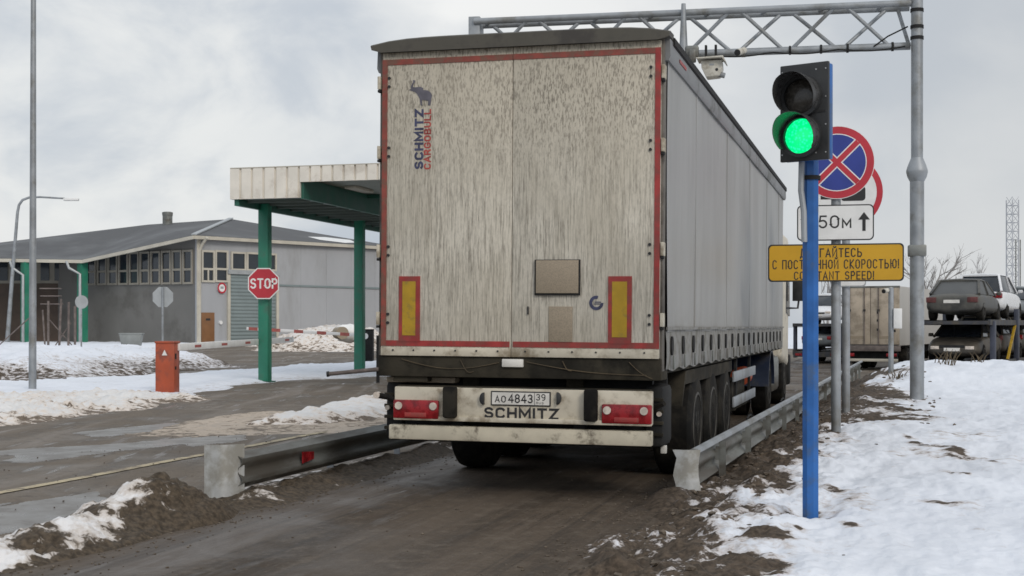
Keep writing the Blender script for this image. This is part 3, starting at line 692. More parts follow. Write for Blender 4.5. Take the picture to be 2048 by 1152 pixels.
# doors
xl, xs, xr = -HW+.032, fx(1027, 400)[0], HW-.018
ZD0, ZD1 = 1.235, 3.925
ZT1, ZT0 = 3.862, 3.812          # red band, top
ZB1, ZB0 = 1.365, 1.315          # red band, bottom
for side, (x0, x1) in (('l', (xl, xs-.0022)), ('r', (xs+.0022, xr))):
    d = MB().box(x0, x1, -.045, .03, ZD0, ZD1).build('rear_door', M['door'], TR, .006)
    y = -.047
    MB().box(x0, x1, y-.003, -.046, ZT0, ZT1).build('red_tape', M['red_dark'], d)
    MB().box(x0+(.0 if side == 'l' else .012), x1-(.012 if side == 'l' else 0), y-.003, -.046, ZB0, ZB1).build('red_tape', M['red_tape'], d)
    if side == 'l': MB().box(x0, x0+.048, y-.0045, -.046, ZB0, ZT1).build('red_tape', M['red_dark'], d)
    else: MB().box(x1-.048, x1, y-.0045, -.046, ZB0, ZT1).build('red_tape', M['red_tape'], d)
    MB().box(x0, x1, -.052, -.0445, ZD0-.004, ZD0+.072).build('sill_strip', M['bumper'], d, .002)
    mb = MB()
    for k in range(6):
        xx = x0+(x1-x0)*(k+.6)/6.2; mb.cyl((xx, -.060, ZD0+.045), (xx, -.05, ZD0+.045), .008, n=8)
    mb.build('rivets', M['ink'], d)
    hx = -HW-.003 if side == 'l' else HW+.003
    sg = -1 if side == 'l' else 1
    for zz in (3.66, 3.04, 2.16, 1.56):
        MB().box(hx-sg*.016, hx+sg*.012, -.055, .05, zz-.058, zz+.058).build('hinge', M['bumper'], d, .005)
        MB().box(hx-sg*.016, hx+sg*.012, -.05, .0, zz-.085, zz-.062).build('hinge', M['dark'], d, .004)
        for dz in (-.038, .038):
            xx = (x0+.065) if side == 'l' else (x1-.085); MB().cyl((xx, -.058, zz+dz), (xx, -.045, zz+dz), .013, n=10).build('bolt', M['ink'], d)
    # red and yellow marker board
    (ax, az), (bx, bz) = (fx(802, 553), fx(843, 690)) if side == 'l' else (fx(1219, 553), fx(1265, 690))
    br = MB().box(ax, bx, -.054, -.0455, ZB1-.01, az).build('marker_board', M['red_tape'], d)
    MB().box(ax+.034, bx-.040, -.057, -.0535, ZB1+.045, az-.045).build('yellow_reflector', M['yellow_mark'], br)
    if side == 'r':
        (ax, az), (bx, bz) = fx(1073, 520), fx(1163, 591)
        MB().box(ax, bx, -.070, -.045, bz, az).build('panel_frame', M['dark'], d, .004)
        MB().box(ax+.014, bx-.012, -.076, -.069, bz+.018, az-.006).build('dirty_panel', M['tan'], d, .003)
        (ax, az), (bx, bz) = fx(1100, 613), fx(1147, 684)
        MB().box(ax, bx, -.056, -.045, bz, az).build('lower_panel', M['tan'], d, .003)
        cx, cz = fx(1195, 606)
        MB().ring(cx, cz, .036, .062, -.050, -.0455, 28, R(75), R(360)).build('round_emblem', M['ink_blue'], d)
        MB().box(cx-.015, cx+.04, -.050, -.0455, cz+.004, cz+.011).box(cx-.02, cx+.03, -.050, -.0455, cz-.012, cz-.005).build('emblem_lettering', M['ink_blue'], d)
        hx_, hz = fx(1059, 621); MB().box(hx_-.006, hx_+.006, -.062, -.045, hz-.035, hz+.035).build('door_catch', M['ink'], d, .003)
    else:
        # lettering running up the door, and the elephant emblem above it
        def fit(x0_, y0_, x1_, y1_):
            a, b_ = fx(x0_, y0_, -.046), fx(x1_, y1_, -.046); return (a[0]+b_[0])/2, (a[1]+b_[1])/2, abs(b_[0]-a[0]), abs(b_[1]-a[1])
        cx, cz, ww, hh = fit(829, 218, 847, 339)
        strokes('door_lettering', 'SCHMITZ', M['ink_blue'], d, (cx, -.0455, cz), hh, ww*.96, .32, .18, (0, 0, 1), (-1, 0, 0))
        cx, cz, ww, hh = fit(848, 218, 862, 339)
        strokes('door_lettering', 'CARGOBULL', M['ink_red'], d, (cx, -.0455, cz), hh, ww*.96, .28, .18, (0, 0, 1), (-1, 0, 0))
        el = [(150, 58), (175, 62), (170, 88), (156, 100), (150, 138), (180, 142), (235, 135), (268, 150), (268, 172), (320, 178), (352, 200), (370, 232), (360, 290), (352, 350), (322, 350), (326, 300), (258, 284), (252, 330), (264, 350), (240, 350), (226, 270), (195, 215), (170, 196), (105, 172), (132, 160), (125, 135), (138, 103), (152, 88)]
        MB().prism([fx(800+x/5.76, 150+y_/5.76, -.046) for x, y_ in el], -.049, -.0455).build('elephant_emblem', M['elephant'], d, smooth=False)
# rear sill beam, ropes, chassis under the doors
MB().box(-HW, HW, -.03, .30, 1.045, 1.232).build('rear_sill', M['chassis'], TR, .01)
MB().box(-.52-.62, -.52-.30, .0, .0+.2, 1.0, 1.045) .build('sill_block', M['chassis'], TR)
cx, cz = fx(1028, 726); MB().box(cx-.095, cx+.095, -.06, -.02, cz-.035, cz+.035).build('lock_plate', M['plate_white'], TR, .008)
mb = MB()
for (a, b_, sag) in (((-1.05, 1.20), (-.15, 1.18), .07), ((.1, 1.19), (1.15, 1.09), .03), ((-.5, 1.2), (-.38, 1.10), .05), ((.42, 1.2), (.5, 1.12), .03), ((1.0, 1.2), (1.2, 1.06), .02)):
    mb.tube([(a[0]+(b_[0]-a[0])*k/8, -.042, a[1]+(b_[1]-a[1])*k/8-sag*math.sin(math.pi*k/8)) for k in range(9)], .0035, 6)
mb.build('rope', M['weed'], TR)
for sx in (-1, 1): MB().box(sx*.40, sx*.55, .2, 12.6, .86, 1.10).build('chassis_rail', M['chassis'], TR)
MB().box(-1.25, -.60, .12, .5, .985, 1.035).build('mudguard_edge', M['tan'], TR, .008)
MB().box(-1.22, 1.22, .62, .66, .42, 1.08).build('darkening_panel', M['dark'], TR)  # closing panel added across the underside to keep it dark
mb = MB()
for y in (2.42, 3.72, 5.02): mb.cyl((-1.0, y, .52), (1.0, y, .52), .075, n=12).box(-.55, -.40, y-.4, y+.3, .5, .86).box(.40, .55, y-.4, y+.3, .5, .86)
mb.build('axle', M['chassis'], TR)
for y in (2.42, 3.72, 5.02):
    for sx in (-1, 1): wheel(TR, sx*1.06, y, .525, .385, None, sx)
for sx in (-1, 1):
    MB().prism_x([(5.62, 1.08), (5.62, .95), (1.55, .95), (1.38, .75), (1.36, .75), (1.52, 1.0), (1.6, 1.08)], sx*.86, sx*1.25).build('wheel_cover', M['chassis'], TR)
    for z in (.87, .55): MB().box(sx*1.23, sx*1.262, 5.84, 8.65, z-.065, z+.065).build('side_guard', M['galv'], TR, .008)
    MB().box(sx*1.19, sx*1.225, 6.4, 6.47, .5, 1.1).box(sx*1.19, sx*1.225, 8.2, 8.27, .5, 1.1).build('guard_bracket', M['dark'], TR)
    MB().cyl((sx*1.0, 9.0, .76), (sx*1.0, 9.5, .76), .14, n=18).build('extinguisher_box', M['cabinet_red'], TR)
    MB().box(sx*.62, sx*.76, 9.9, 10.05, .25, 1.1).box(sx*.55, sx*.83, 9.85, 10.1, .2, .26).build('landing_leg', M['chassis'], TR)
MB().box(.5, 1.2, 6.0, 8.4, .42, .50).box(.55, 1.15, 6.2, 8.2, .50, .78).build('pallet_box', M['chassis'], TR, .01)
# mud flaps, rubber corner, marker lamps
for sx in (-1, 1):
    fl = MB().box(sx*1.10, sx*1.27, .14, .62, .46, 1.0).build('mud_flap', M['dark'], TR, .05)
    mb = MB()
    for z in (.56, .66, .76, .86): mb.box(sx*1.13, sx*1.27, .118, .15, z, z+.03)
    mb.build('flap_rib', M['chassis'], fl, .004)
    MB().cyl((sx*1.235, .10, .755), (sx*1.235, .14, .755), .022, n=14).build('side_lamp', M['lamp_clear'], fl)
MB().box(1.22, 1.27, .3, .34, .40, .47).build('flap_bracket', M['plate_white'], TR, .005)
# bumper panel with plate and lamps
(x0, zt), (x1, zb) = fx(789, 777, -.05), fx(1304, 852, -.05)
zt, zb = .955, .665
bp = MB().box(x0, x1, -.05, .02, zb, zt).build('bumper_panel', M['bumper'], TR, .01)
MB().box(x0, x1, -.075, -.045, zb-.005, zb+.035).build('bumper_lip', M['bumper'], bp, .006)
MB().box(x0+.02, x1-.02, -.02, .25, zt+.001, zt+.012).build('bumper_top', M['chassis'], bp)
MB().prism_x([(.2, .95), (.3, 1.05), (.36, 1.05), (.3, .5), (.2, .5)], -1.15, 1.15).build('bumper_back', M['dark'], bp)
MB().tube([(x0+.05, .0, .80), (x0-.06, -.05, .86), (x0-.16, -.07, .875)], .026, 8).build('marker_arm', M['rubber'], TR)
MB().cyl((x0-.155, -.10, .876), (x0-.155, -.04, .876), .030, n=14).build('marker_lamp', M['lamp_clear'], TR)
MB().tube([(x1-.02, .1, .80), (x1+.06, .05, .84), (x1+.09, .03, .85)], .022, 8).build('marker_arm', M['rubber'], TR)
for (a, b_, c1, c2) in (((788, 801), (878, 836), 797, 866), ((1204, 811), (1304, 846), 1214, 1288)):
    (ax, az), (bx, bz) = fx(*a, -.06), fx(*b_, -.06)
    h = .165; az = (az+bz)/2+h/2
    tl = MB().box(ax, bx, -.085, -.049, az-h, az).build('tail_light', M['lamp_red'], TR, .012)
    for q in (c1, c2):
        qx = fx(q, 815, -.09)[0]; MB().cyl((qx, -.096, az-.052), (qx, -.08, az-.052), .034, n=20).build('reversing_lamp', M['lamp_clear'], tl)
    MB().box(ax+.11, bx-.11, -.090, -.084, az-.15, az-.11).build('lamp_ridge', M['red_tape'], tl, .003)
for (p, q) in ((886, 912), (1168, 1194)):
    (ax, az), (bx, bz) = fx(p, 782, -.1), fx(q, 842, -.1)
    MB().box(ax, bx, -.13, -.045, .69, .965).build('rubber_buffer', M['rubber'], TR, .02)
(ax, az), (bx, bz) = fx(983, 783, -.06), fx(1100, 812, -.06)
pl = MB().box(ax-.005, bx+.005, -.060, -.049, bz-.006, az+.006).build('licence_plate', M['ink'], TR, .003)
MB().box(ax+.006, bx-.006, -.0635, -.0595, bz+.005, az-.005).build('plate_face', M['plate_white'], pl)
pw, ph, pz = bx-ax, az-bz, (az+bz)/2
strokes('plate_characters', 'АО', M['ink'], pl, (ax+pw*.155, -.064, pz-.006), pw*.19, ph*.52, .17, .3)
strokes('plate_characters', '4843', M['ink'], pl, (ax+pw*.50, -.064, pz+.001), pw*.42, ph*.68, .17, .22)
strokes('plate_characters', '39', M['ink'], pl, (ax+pw*.845, -.064, pz+ph*.14), pw*.16, ph*.50, .16, .26)
strokes('plate_characters', 'RUS', M['ink'], pl, (ax+pw*.83, -.064, pz-ph*.30), pw*.13, ph*.18, .16, .3)
MB().box(ax+pw*.735, ax+pw*.742, -.065, -.063, bz+.006, az-.006).build('plate_divider', M['ink'], pl)
for cx_, sg in ((965, -1), (1118, 1)):
    qx, qz = fx(cx_, 797, -.06)
    pts = [(qx+sg*.04*math.cos(R(a)), qz+.055*math.sin(R(a))) for a in range(-90, 91, 18)]
    if sg < 0: pts = pts[::-1]
    MB().prism([(p-sg*.018, z) for p, z in pts], -.09, -.049).build('plate_lamp', M['black'], TR, .006)
(ax, az), (bx, bz) = fx(967, 815, -.055), fx(1118, 839, -.055)
strokes('bumper_lettering', 'SCHMITZ', M['ink'], bp, ((ax+bx)/2, -.0505, (az+bz)/2), bx-ax, abs(az-bz)*1.12, .27, .18)
(ax, az), (bx, bz) = fx(778, 856, -.02), fx(1303, 890, -.02)
MB().box(ax, bx, -.03, .07, .485, .615).build('underrun_bar', M['underrun'], TR, .012)
for sx in (-.55, .55): MB().box(sx-.05, sx+.05, .05, .3, .54, .9).build('underrun_bracket', M['dark'], TR)
tractor(TR, 14.0, M['cream'])

# ------------------------------------------------------------------ guardrails
def wprof(sgn=1):     # W section: (outwards, height) from .0 to .31
    return [(0.0, 0.0), (.022, .02), (.066, .05), (.072, .075), (.066, .10), (.036, .13), (.030, .155), (.036, .18), (.066, .21), (.072, .235), (.066, .26), (.022, .29), (0.0, .31)]
def beam(mb, s0, s1, z0, out, th=.006, step=.5):
    # local x across, y along; outwards sign = out
    pr = wprof(); ring = [(out*a, z0+b) for a, b in pr]+[(out*(a-th), z0+b) for a, b in reversed(pr)]
    mb.loft([[(x, y, z) for x, z in ring] for y in frange(s0, s1, step)])
# left rail
GL = thing('guardrail', 'left guardrail with a pale flared end and a red reflector, beside the earth mound', 'guardrail', L(10.67, -5.40), -A, 'guardrails along the lane')
mb = MB(); beam(mb, .12, 30, .105, 1); bl = mb.build('rail_beam', M['galv_dark'], GL)
pts = []
for i in range(9):     # flared end: the beam turned 90 degrees outwards
    a = i/8; pts.append((-.225+.285*a, .0+.16*max(0, a-.55)**1.3*3))
mb = MB(); rows = []
for x, y in pts: rows.append([(x, y, z) for z in (-.06, .12, .30, .43, .49)])
rows2 = [[(p[0], p[1]+.012, p[2]) for p in r] for r in rows]
mb.loft(rows, False, False); mb.loft(rows2, False, False); mb.build('end_terminal', M['plate_steel'], GL)
for k in range(15):
    y = 2.35+1.95*k
    MB().box(-.07, -.055, y-.05, y+.05, -.05, .40).box(-.07, .0, y-.055, y-.045, -.05, .40).build('post', M['galv'], GL)
p = hit(GL, 618, 912, 'x', .085); MB().prism_x([(p.y-.16, p.z-.055), (p.y+.10, p.z-.035), (p.y+.10, p.z+.035), (p.y-.16, p.z+.055)], .084, .094).build('reflector', M['lamp_red'], GL)
MB().cyl((.08, 4.9, .2), (.095, 4.9, .2), .022, n=12).build('bolt', M['white'], GL)
# right rail, seen from behind
GR0 = None
GR = thing('guardrail', 'right guardrail seen from behind, half buried in snow and mud, with a pale flared end', 'guardrail', L(11.8, -1.62), -R(16.7), 'guardrails along the lane')
mb = MB(); beam(mb, .10, 32, .12, -1); mb.build('rail_beam', M['galv_dark'], GR)
mb = MB(); rows = []; rows2 = []
zz = [-.1, .0, .08, .15, .22, .30, .37, .44]; wv = [-.01, .03, .05, .035, .015, .03, .045, .01]
for i in range(7):
    a = i/6
    row = [(-.185+wv[j]*(1-a)+(.235+.012*math.sin(j))*a, .0+.12*max(0, a-.6), zz[j]) for j in range(8)]
    rows.append(row); rows2.append([(x, y+.012, z) for x, y, z in row])
mb.loft(rows, False, False).loft(rows2, False, False); mb.build('end_terminal', M['plate_steel'], GR)
for k in range(15):
    y = 1.55+2.0*k
    MB().box(.006, .016, y-.04, y+.04, -.12, .39).box(.016, .06, y-.04, y-.034, -.12, .39).box(.016, .06, y+.034, y+.04, -.12, .39).build('post', M['galv_dark'], GR)
    MB().box(-.03, .012, y-.04, y+.04, .22, .34).build('spacer', M['galv_dark'], GR)
MB().loft([[(-.075, y, .395), (-.06, y, .425), (-.02, y, .445), (.018, y, .435), (.026, y, .40), (.018, y, .40), (-.02, y, .425), (-.06, y, .395)] for y in frange(.1, 32, .5)]).build('top_flange', M['galv'], GR)
for y in (4.1, 7.9, 12): MB().tube([(-.05, y, .44), (-.045, y+.1, .47), (-.05, y+.35, .47), (-.05, y+.45, .44)], .012, 6).build('wire_loop', M['dark'], GR)

# ------------------------------------------------------------------ traffic light
p = at(1621, 1028, 9.94); bz = bank_z(p.x, p.y)-.05
TL = thing('traffic_light', 'blue traffic light pole with a black two-lamp head showing green', 'traffic light', (p.x, p.y, 0), -R(36))
top = at(1621, 300, 9.94).z
MB().tube([(0, 0, bz), (0, 0, top)], .060, 8).build('pole', M['blue'], TL, smooth=False)
zt, zb = at(1609, 136, 9.94).z, at(1609, 327, 9.94).z
hx0, hx1 = -.150, .215; yb, yf = -.085, -.175
MB().box(hx0+.006, hx1-.006, yf+.02, yb, zb+.006, zt-.006).build('head_body', M['blue'], TL, .01)
hd = MB().box(hx0, hx1, yf-.012, yf+.019, zb, zt).build('head_front', M['black'], TL, .006)
mb = MB()
for x in (hx0+.018, hx1-.018, hx1-.09):
    for k in range(4): mb.cyl((x, yf-.016, zb+.05+k*(zt-zb-.1)/3), (x, yf-.01, zb+.05+k*(zt-zb-.1)/3), .005, n=8)
mb.build('screws', M['screw'], hd)
MB().box(hx0+.02, hx1-.02, yf-.016, yf-.010, (zt+zb)/2-.012, (zt+zb)/2+.004).build('seam', M['ink'], hd)
hc = (hx0+hx1)/2-.012
for nm, cz, mm in (('red_lens', zt-.235, 'lens_dark'), ('green_lens', zb+.172, 'lens_green')):
    r = .128
    MB().ring(hc, cz, r-.004, r+.022, yf-.055, yf-.008, 36).build('lens_rim', M['black'], TL)
    prof = [(-.0, r), (-.012, r*.86), (-.026, r*.6), (-.033, r*.3), (-.035, .004)]
    MB().lathe([(yf-.02+u, rr) for u, rr in prof], (hc, 0, cz), 'y', 32).build(nm, M[mm], TL)
    mb = MB(); rows = []
    for i in range(25):     # tunnel visor, open at the bottom, sloping cut
        a = R(-38+256*i/24); k = .5+.5*math.sin(a); ln = .05+.165*max(0.0, min(1, .25+.85*k))
        rows.append([(hc+(r+.020)*math.cos(a), yf-.012, cz+(r+.020)*math.sin(a)), (hc+(r+.024)*math.cos(a), yf-.012-ln, cz+(r+.024)*math.sin(a)),
                     (hc+(r+.021)*math.cos(a), yf-.012-ln, cz+(r+.021)*math.sin(a)), (hc+(r+.016)*math.cos(a), yf-.012, cz+(r+.016)*math.sin(a))])
    mb.loft(rows); mb.build('visor', M['visor'], TL)
MB().box(-.05, .05, -.07, .02, zb+.05, zb+.12).box(-.05, .05, -.07, .02, zt-.2, zt-.13).build('mounting_bracket', M['dark'], TL)
zc = at(1617, 485, 9.94).z
MB().tube([(-.03, -.085, zb+.02), (-.035, -.085, zb-.2), (-.015, -.082, zb-.35), (-.012, -.08, zc)], .022, 10).build('cable_conduit', M['galv'], TL)
MB().ring(0, 0, .066, .072, 0, .03, 16).build('clip', M['dark'], TL).location = (0, 0, zb-.12)
bpy.data.objects[[o.name for o in TL.children if o.name.startswith('clip')][0]].rotation_euler = (R(90), 0, 0)

# ------------------------------------------------------------------ road signs on the bank
def sign_root(px, py, Y, name, label, cat='road sign', group=None):
    p = at(px, py, Y); return thing(name, label, cat, (p.x, p.y, 0), -R(13), group)
S1 = sign_root(1672, 860, 17.3, 'road_sign', 'no-stopping disc above a 50 m plate and yellow speed board on one post', group='road signs beside the lane')
def sx_(root, px, py, y=0.0):
    p = hit(root, px, py, 'y', y); return p.x, p.z
zt = sx_(S1, 1672, 270)[1]
MB().tube([(0, .05, bank_z(S1.location.x, S1.location.y)-.1), (0, .05, zt)], .06, 14).build('post', M['galv'], S1)
def disc_sign(root, cx, cz, r, y=0.0):
    d = MB().cyl((cx, y+.012, cz), (cx, y, cz), r, n=48).build('round_sign', M['sign_grey'], root); return d
cx, cz = sx_(S1, 1674, 325, -.04); r = .455
d = disc_sign(S1, cx, cz, r, -.04)
MB().ring(cx, cz, r*.985, r, -.043, -.0395, 48).build('white_edge', M['white'], d)
MB().ring(cx, cz, r*.79, r*.985, -.044, -.0395, 48).build('red_rim', M['sign_red'], d)
MB().ring(cx, cz, r*.765, r*.79, -.0435, -.0395, 48).build('white_line', M['white'], d)
MB().cyl((cx, -.0395, cz), (cx, -.0425, cz), r*.765, n=48).build('blue_field', M['sign_blue'], d)
for a in (45, 135):
    dx, dz = math.cos(R(a))*r*.785, math.sin(R(a))*r*.785
    yy = .0 if a == 45 else .0006
    MB().bar((cx-dx, -.0445-yy, cz-dz), (cx+dx, -.0445-yy, cz+dz), .094, .002, (0, 1, 0)).build('white_line', M['white'], d)
    MB().bar((cx-dx, -.0467-yy, cz-dz), (cx+dx, -.0467-yy, cz+dz), .066, .002, (0, 1, 0)).build('red_stripe', M['sign_red'], d)
(ax, az), (bx, bz) = sx_(S1, 1594, 411, -.04), sx_(S1, 1748, 480, -.04)
cx, cz, w, h = (ax+bx)/2, (az+bz)/2, bx-ax, az-bz
MB().prism(rrect(cx, cz, w, h, .06), -.045, -.03).build('distance_plate', M['ink'], S1)
dp = MB().prism(rrect(cx, cz, w-.03, h-.03, .05), -.048, -.0452).build('plate_face', M['white'], S1)
p0, p1 = sx_(S1, 1637, 431, -.05), sx_(S1, 1703, 456, -.05)
strokes('lettering', '50м', M['ink'], dp, ((p0[0]+p1[0])/2, -.0482, (p0[1]+p1[1])/2), p1[0]-p0[0], abs(p1[1]-p0[1]), .15, .26)
for px in (1728, 1612):
    q = sx_(S1, px, 444, -.05); MB().prism([(q[0]-.02, q[1]-.11), (q[0]+.02, q[1]-.11), (q[0]+.02, q[1]+.03), (q[0]+.07, q[1]+.03), (q[0], q[1]+.125), (q[0]-.07, q[1]+.03), (q[0]-.02, q[1]+.03)], -.0505, -.0482).build('arrow', M['ink'], dp)
(ax, az), (bx, bz) = sx_(S1, 1536, 489.5, -.06), sx_(S1, 1808, 562, -.06)
cx, cz, w, h = (ax+bx)/2, (az+bz)/2, bx-ax, .47
MB().prism(rrect(cx, cz, w, h, .05), -.065, -.045).build('speed_board', M['ink'], S1)
yp = MB().prism(rrect(cx, cz, w-.035, h-.035, .045), -.068, -.0652).build('board_face', M['sign_yellow'], S1)
for body, x0, x1, y0, y1 in (('ДВИГАЙТЕСЬ', 1600, 1724, 497, 514), ('С ПОСТОЯННОЙ СКОРОСТЬЮ!', 1545, 1798, 520, 537), ('CONSTANT SPEED!', 1588, 1748, 543, 559)):
    a, b_ = sx_(S1, x0, y0, -.07), sx_(S1, x1, y1, -.07)
    strokes('lettering', body, M['ink'], yp, ((a[0]+b_[0])/2, -.0682, (a[1]+b_[1])/2), b_[0]-a[0], abs(a[1]-b_[1])*1.0, .17, .30)
S2 = sign_root(1692, 815, 21.0, 'road_sign', 'red-rimmed round sign on a grey post, mostly hidden behind the no-stopping sign', group='road signs beside the lane')
z2 = sx_(S2, 1690, 300)[1]
MB().tube([(0, .05, bank_z(S2.location.x, S2.location.y)-.1), (0, .05, z2)], .06, 14).build('post', M['galv'], S2)
cx, cz = sx_(S2, 1690, 385, -.03); r = .555
d = disc_sign(S2, cx, cz, r, -.04)
MB().ring(cx, cz, r*.84, r, -.044, -.0395, 48).build('red_rim', M['sign_red'], d)
MB().cyl((cx, -.0395, cz), (cx, -.042, cz), r*.84, n=48).build('white_field', M['white'], d)
MB().prism(rrect(cx+.12, cz-.02, .36, .22, .05), -.045, -.042).box(cx-.36, cx-.1, -.045, -.042, cz-.1, cz+.06).build('vehicle_symbol', M['ink'], d)
a, b_ = sx_(S2, 1668, 556, -.04), sx_(S2, 1728, 572, -.04)
MB().prism(rrect((a[0]+b_[0])/2, (a[1]+b_[1])/2+.12, b_[0]-a[0]+.06, .38, .05), -.045, -.03).build('sign_plate', M['sign_grey'], S2)
MB().prism(rrect((a[0]+b_[0])/2, (a[1]+b_[1])/2+.12, b_[0]-a[0]+.03, .35, .05), -.048, -.0452).build('plate_face', M['white'], S2)

# ------------------------------------------------------------------ gantry over the lane
GY = 25.0; gp = at(1834, 797, GY)
GA = thing('gantry', 'grey steel lattice gantry spanning the lane above the lorry', 'gantry', (gp.x, gp.y, 0), -R(10.8))
gz = bank_z(gp.x, gp.y)-.1
def gx(px, py, y=0.0): p = hit(GA, px, py, 'y', y); return p.x, p.z
zj = at(1834, 343, GY).z; ztop = 8.0
mb = MB(); mb.cyl((0, 0, gz), (0, 0, zj-.16), .125, n=20); mb.build('column', M['galv'], GA)
MB().lathe([(-.22, .105), (-.10, .17), (-.015, .19), (.015, .19), (.10, .165), (.26, .10)], (0, 0, zj), 'z', 20).build('column_flange', M['galv'], GA)
MB().cyl((0, 0, zj+.16), (0, 0, ztop), .105, n=20).build('column', M['galv'], GA)
mb = MB().box(-.155, .155, -.13, .13, at(1, 513, GY).z, at(1, 490, GY).z); mb.build('clamp', M['galv_dark'], GA, .02)
for z in (5.2+1.5, 6.9, 7.2, 7.45): MB().ring(0, 0, .106, .118, -.03, .03, 20).build('band', M['dark'], GA).matrix_local = Matrix.Translation((0, 0, z)) @ Matrix.Rotation(R(90), 4, 'X')
zb_ = gx(1822, 88)[1]; zt_ = gx(1822, 4)[1]-.02
xl_ = gx(948, 40)[0]
zb_l = zb_+.02; r = .058
mb = MB().cyl((-.1, .18, zb_), (xl_, .18, zb_), .07, n=14); mb.build('bottom_chord', M['galv'], GA)
for yy in (0.0, .38): MB().cyl((-.1, yy, zt_), (xl_, yy, zt_), .062, n=14).build('top_chord', M['galv'], GA)
P = 1.9
nseg = int(abs(xl_)/P)+1
for f, off in ((0.0, .0), (.38, P/2)):
    x = -1.35+off
    while x > xl_-.5:
        for sx in (-1, 1):
            xe = x+sx*P*.47
            if xe > -.12: xe = -.12
            if x > -.15 or x < xl_+.1 or xe < xl_+.05: continue
            MB().cyl((x+sx*.09, f, zt_), (xe, .18, zb_), .036, n=10).build('brace', M['galv'], GA)
        x -= P
x = -.5
while x > xl_+.2:
    MB().cyl((x, 0, zt_), (x-.18, .38, zt_), .030, n=8).build('cross_tie', M['galv'], GA); x -= 1.05
MB().box(xl_-.11, xl_+.11, .0, .38, 0, zt_+.10).build('column', M['galv'], GA, .01)
mb = MB()
pts = []
for i in range(30):
    k = i/29; pts.append((-.2-3.4*k, .10, zb_-.02-.05*abs(math.sin(k*9))-.03*k))
mb.tube(pts, .014, 6).tube([(-.15, .1, zt_-.4), (-.5, .12, zb_+.18), (-.75, .1, zb_)], .014, 6); mb.build('cable', M['dark'], GA)
for px in (1580, 1642, 1695, 1785): q = gx(px, 95, .18); MB().ring(0, 0, .071, .085, -.02, .02, 16).build('cable_tie', M['dark'], GA).matrix_local = Matrix.Translation((q[0], .18, zb_)) @ Matrix.Rotation(R(90), 4, 'Z')
def hang(name, label, cat, px, py, group=None):
    q = gx(px, py, -.1); w = Matrix.Translation(GA.location) @ GA.rotation_euler.to_matrix().to_4x4()
    return thing(name, label, cat, w @ Vector((q[0], -.1, q[1])), -R(13), group)
K = hang('camera_bracket', 'slim grey mast with a clamp standing on the gantry above the lorry corner', 'bracket', 1367, 100)
MB().cyl((0, 0, -.1), (0, 0, .86), .085, .04, n=12).build('mast', M['galv'], K)
MB().box(.05, .28, -.1, .08, -.16, .06).box(.12, .24, -.16, -.05, -.26, -.02).build('clamp', M['galv_dark'], K, .02)
K = hang('camera_housing', 'big off-white camera housing with a sunshield hanging under the gantry', 'camera', 1424, 136)
MB().prism([(-.19, .12), (.19, .12), (.20, -.02), (.15, -.17), (-.10, -.19), (-.18, -.02)], -.16, .2).build('body', M['cam_white'], K, .02)
MB().prism([(-.27, .155), (.22, .175), (.27, .07), (.255, .065), (.20, .145), (-.26, .135)], -.28, .25).build('sunshield', M['cam_white'], K)
MB().cyl((.10, -.165, -.06), (.10, -.15, -.06), .028, n=14).build('lens', M['ink'], K)
MB().box(-.03, .05, -.166, -.155, .02, .05).build('badge', M['galv'], K)
MB().cyl((.12, -.05, -.13), (.24, -.05, -.16), .05, n=12).build('side_fitting', M['galv'], K)
for x in (-.11, .07): MB().box(x-.02, x+.02, -.05, .05, .15, .42).build('hanger', M['dark'], K)
K = hang('bullet_camera', 'small white bullet camera with a black lens fixed to the gantry chord', 'camera', 1484, 102)
MB().cyl((-.07, -.18, -.06), (.03, .1, .03), .062, n=16).build('body', M['cam_white'], K)
MB().cyl((-.075, -.195, -.065), (-.07, -.18, -.06), .058, n=16).build('lens', M['ink'], K)
MB().box(-.02, .05, .0, .25, -.07, -.03).build('arm', M['galv_dark'], K)

# camera post beyond the bank
p = at(1782, 742, 31.0)
K = thing('camera_post', 'thin post with a white cabinet and small camera on the far snow hump', 'post', (p.x, p.y, 0), -A)
def kx(px, py): q = hit(K, px, py, 'y', 0); return q.x, q.z
zt = kx(1782, 575)[1]
MB().cyl((0, 0, .0), (0, 0, zt), .06, n=12).build('pole', M['galv'], K)
(ax, az), (bx, bz) = kx(1787, 617), kx(1804, 657); MB().box(ax, bx, -.1, .12, bz, az).build('cabinet', M['white'], K, .01)
q = kx(1770, 580); MB().cyl((q[0]-.02, -.15, q[1]-.03), (q[0]+.14, .12, q[1]+.02), .05, n=12).build('camera_body', M['cam_white'], K)
MB().cyl((q[0]-.035, -.17, q[1]-.035), (q[0]-.02, -.15, q[1]-.03), .047, n=12).build('camera_lens', M['ink'], K)

# ------------------------------------------------------------------ left side: poles, barriers, canopy
p = gnd(65, 786)
K = thing('light_pole', 'tall tapering grey lighting pole rising out of the frame at the left', 'light pole', p, 0)
MB().tube([(0, 0, 0), (.01, 0, 4), (.03, 0, 13)], [.085, .072, .045], 14).build('shaft', M['galv'], K)
MB().cyl((0, 0, 0), (0, 0, .05), .14, n=14).build('base_collar', M['dark'], K)
p = at(14, 690, 95)
K = thing('street_lamp', 'slender street lamp with a bent arm in front of the warehouse', 'street lamp', p, 0)
a = [at(x, y, 95)-p for x, y in ((14, 692), (24, 560), (35, 425), (38, 410), (45, 400), (58, 395), (80, 394), (130, 397))]
MB().tube(a, [.16, .13, .10, .09, .09, .08, .07, .06], 10).build('pole', M['galv'], K)
e = at(130, 397, 95)-p; MB().box(e.x-.1, e.x+.95, -.16, .16, e.z-.16, e.z+.02).build('lamp_head', M['white'], K, .05)

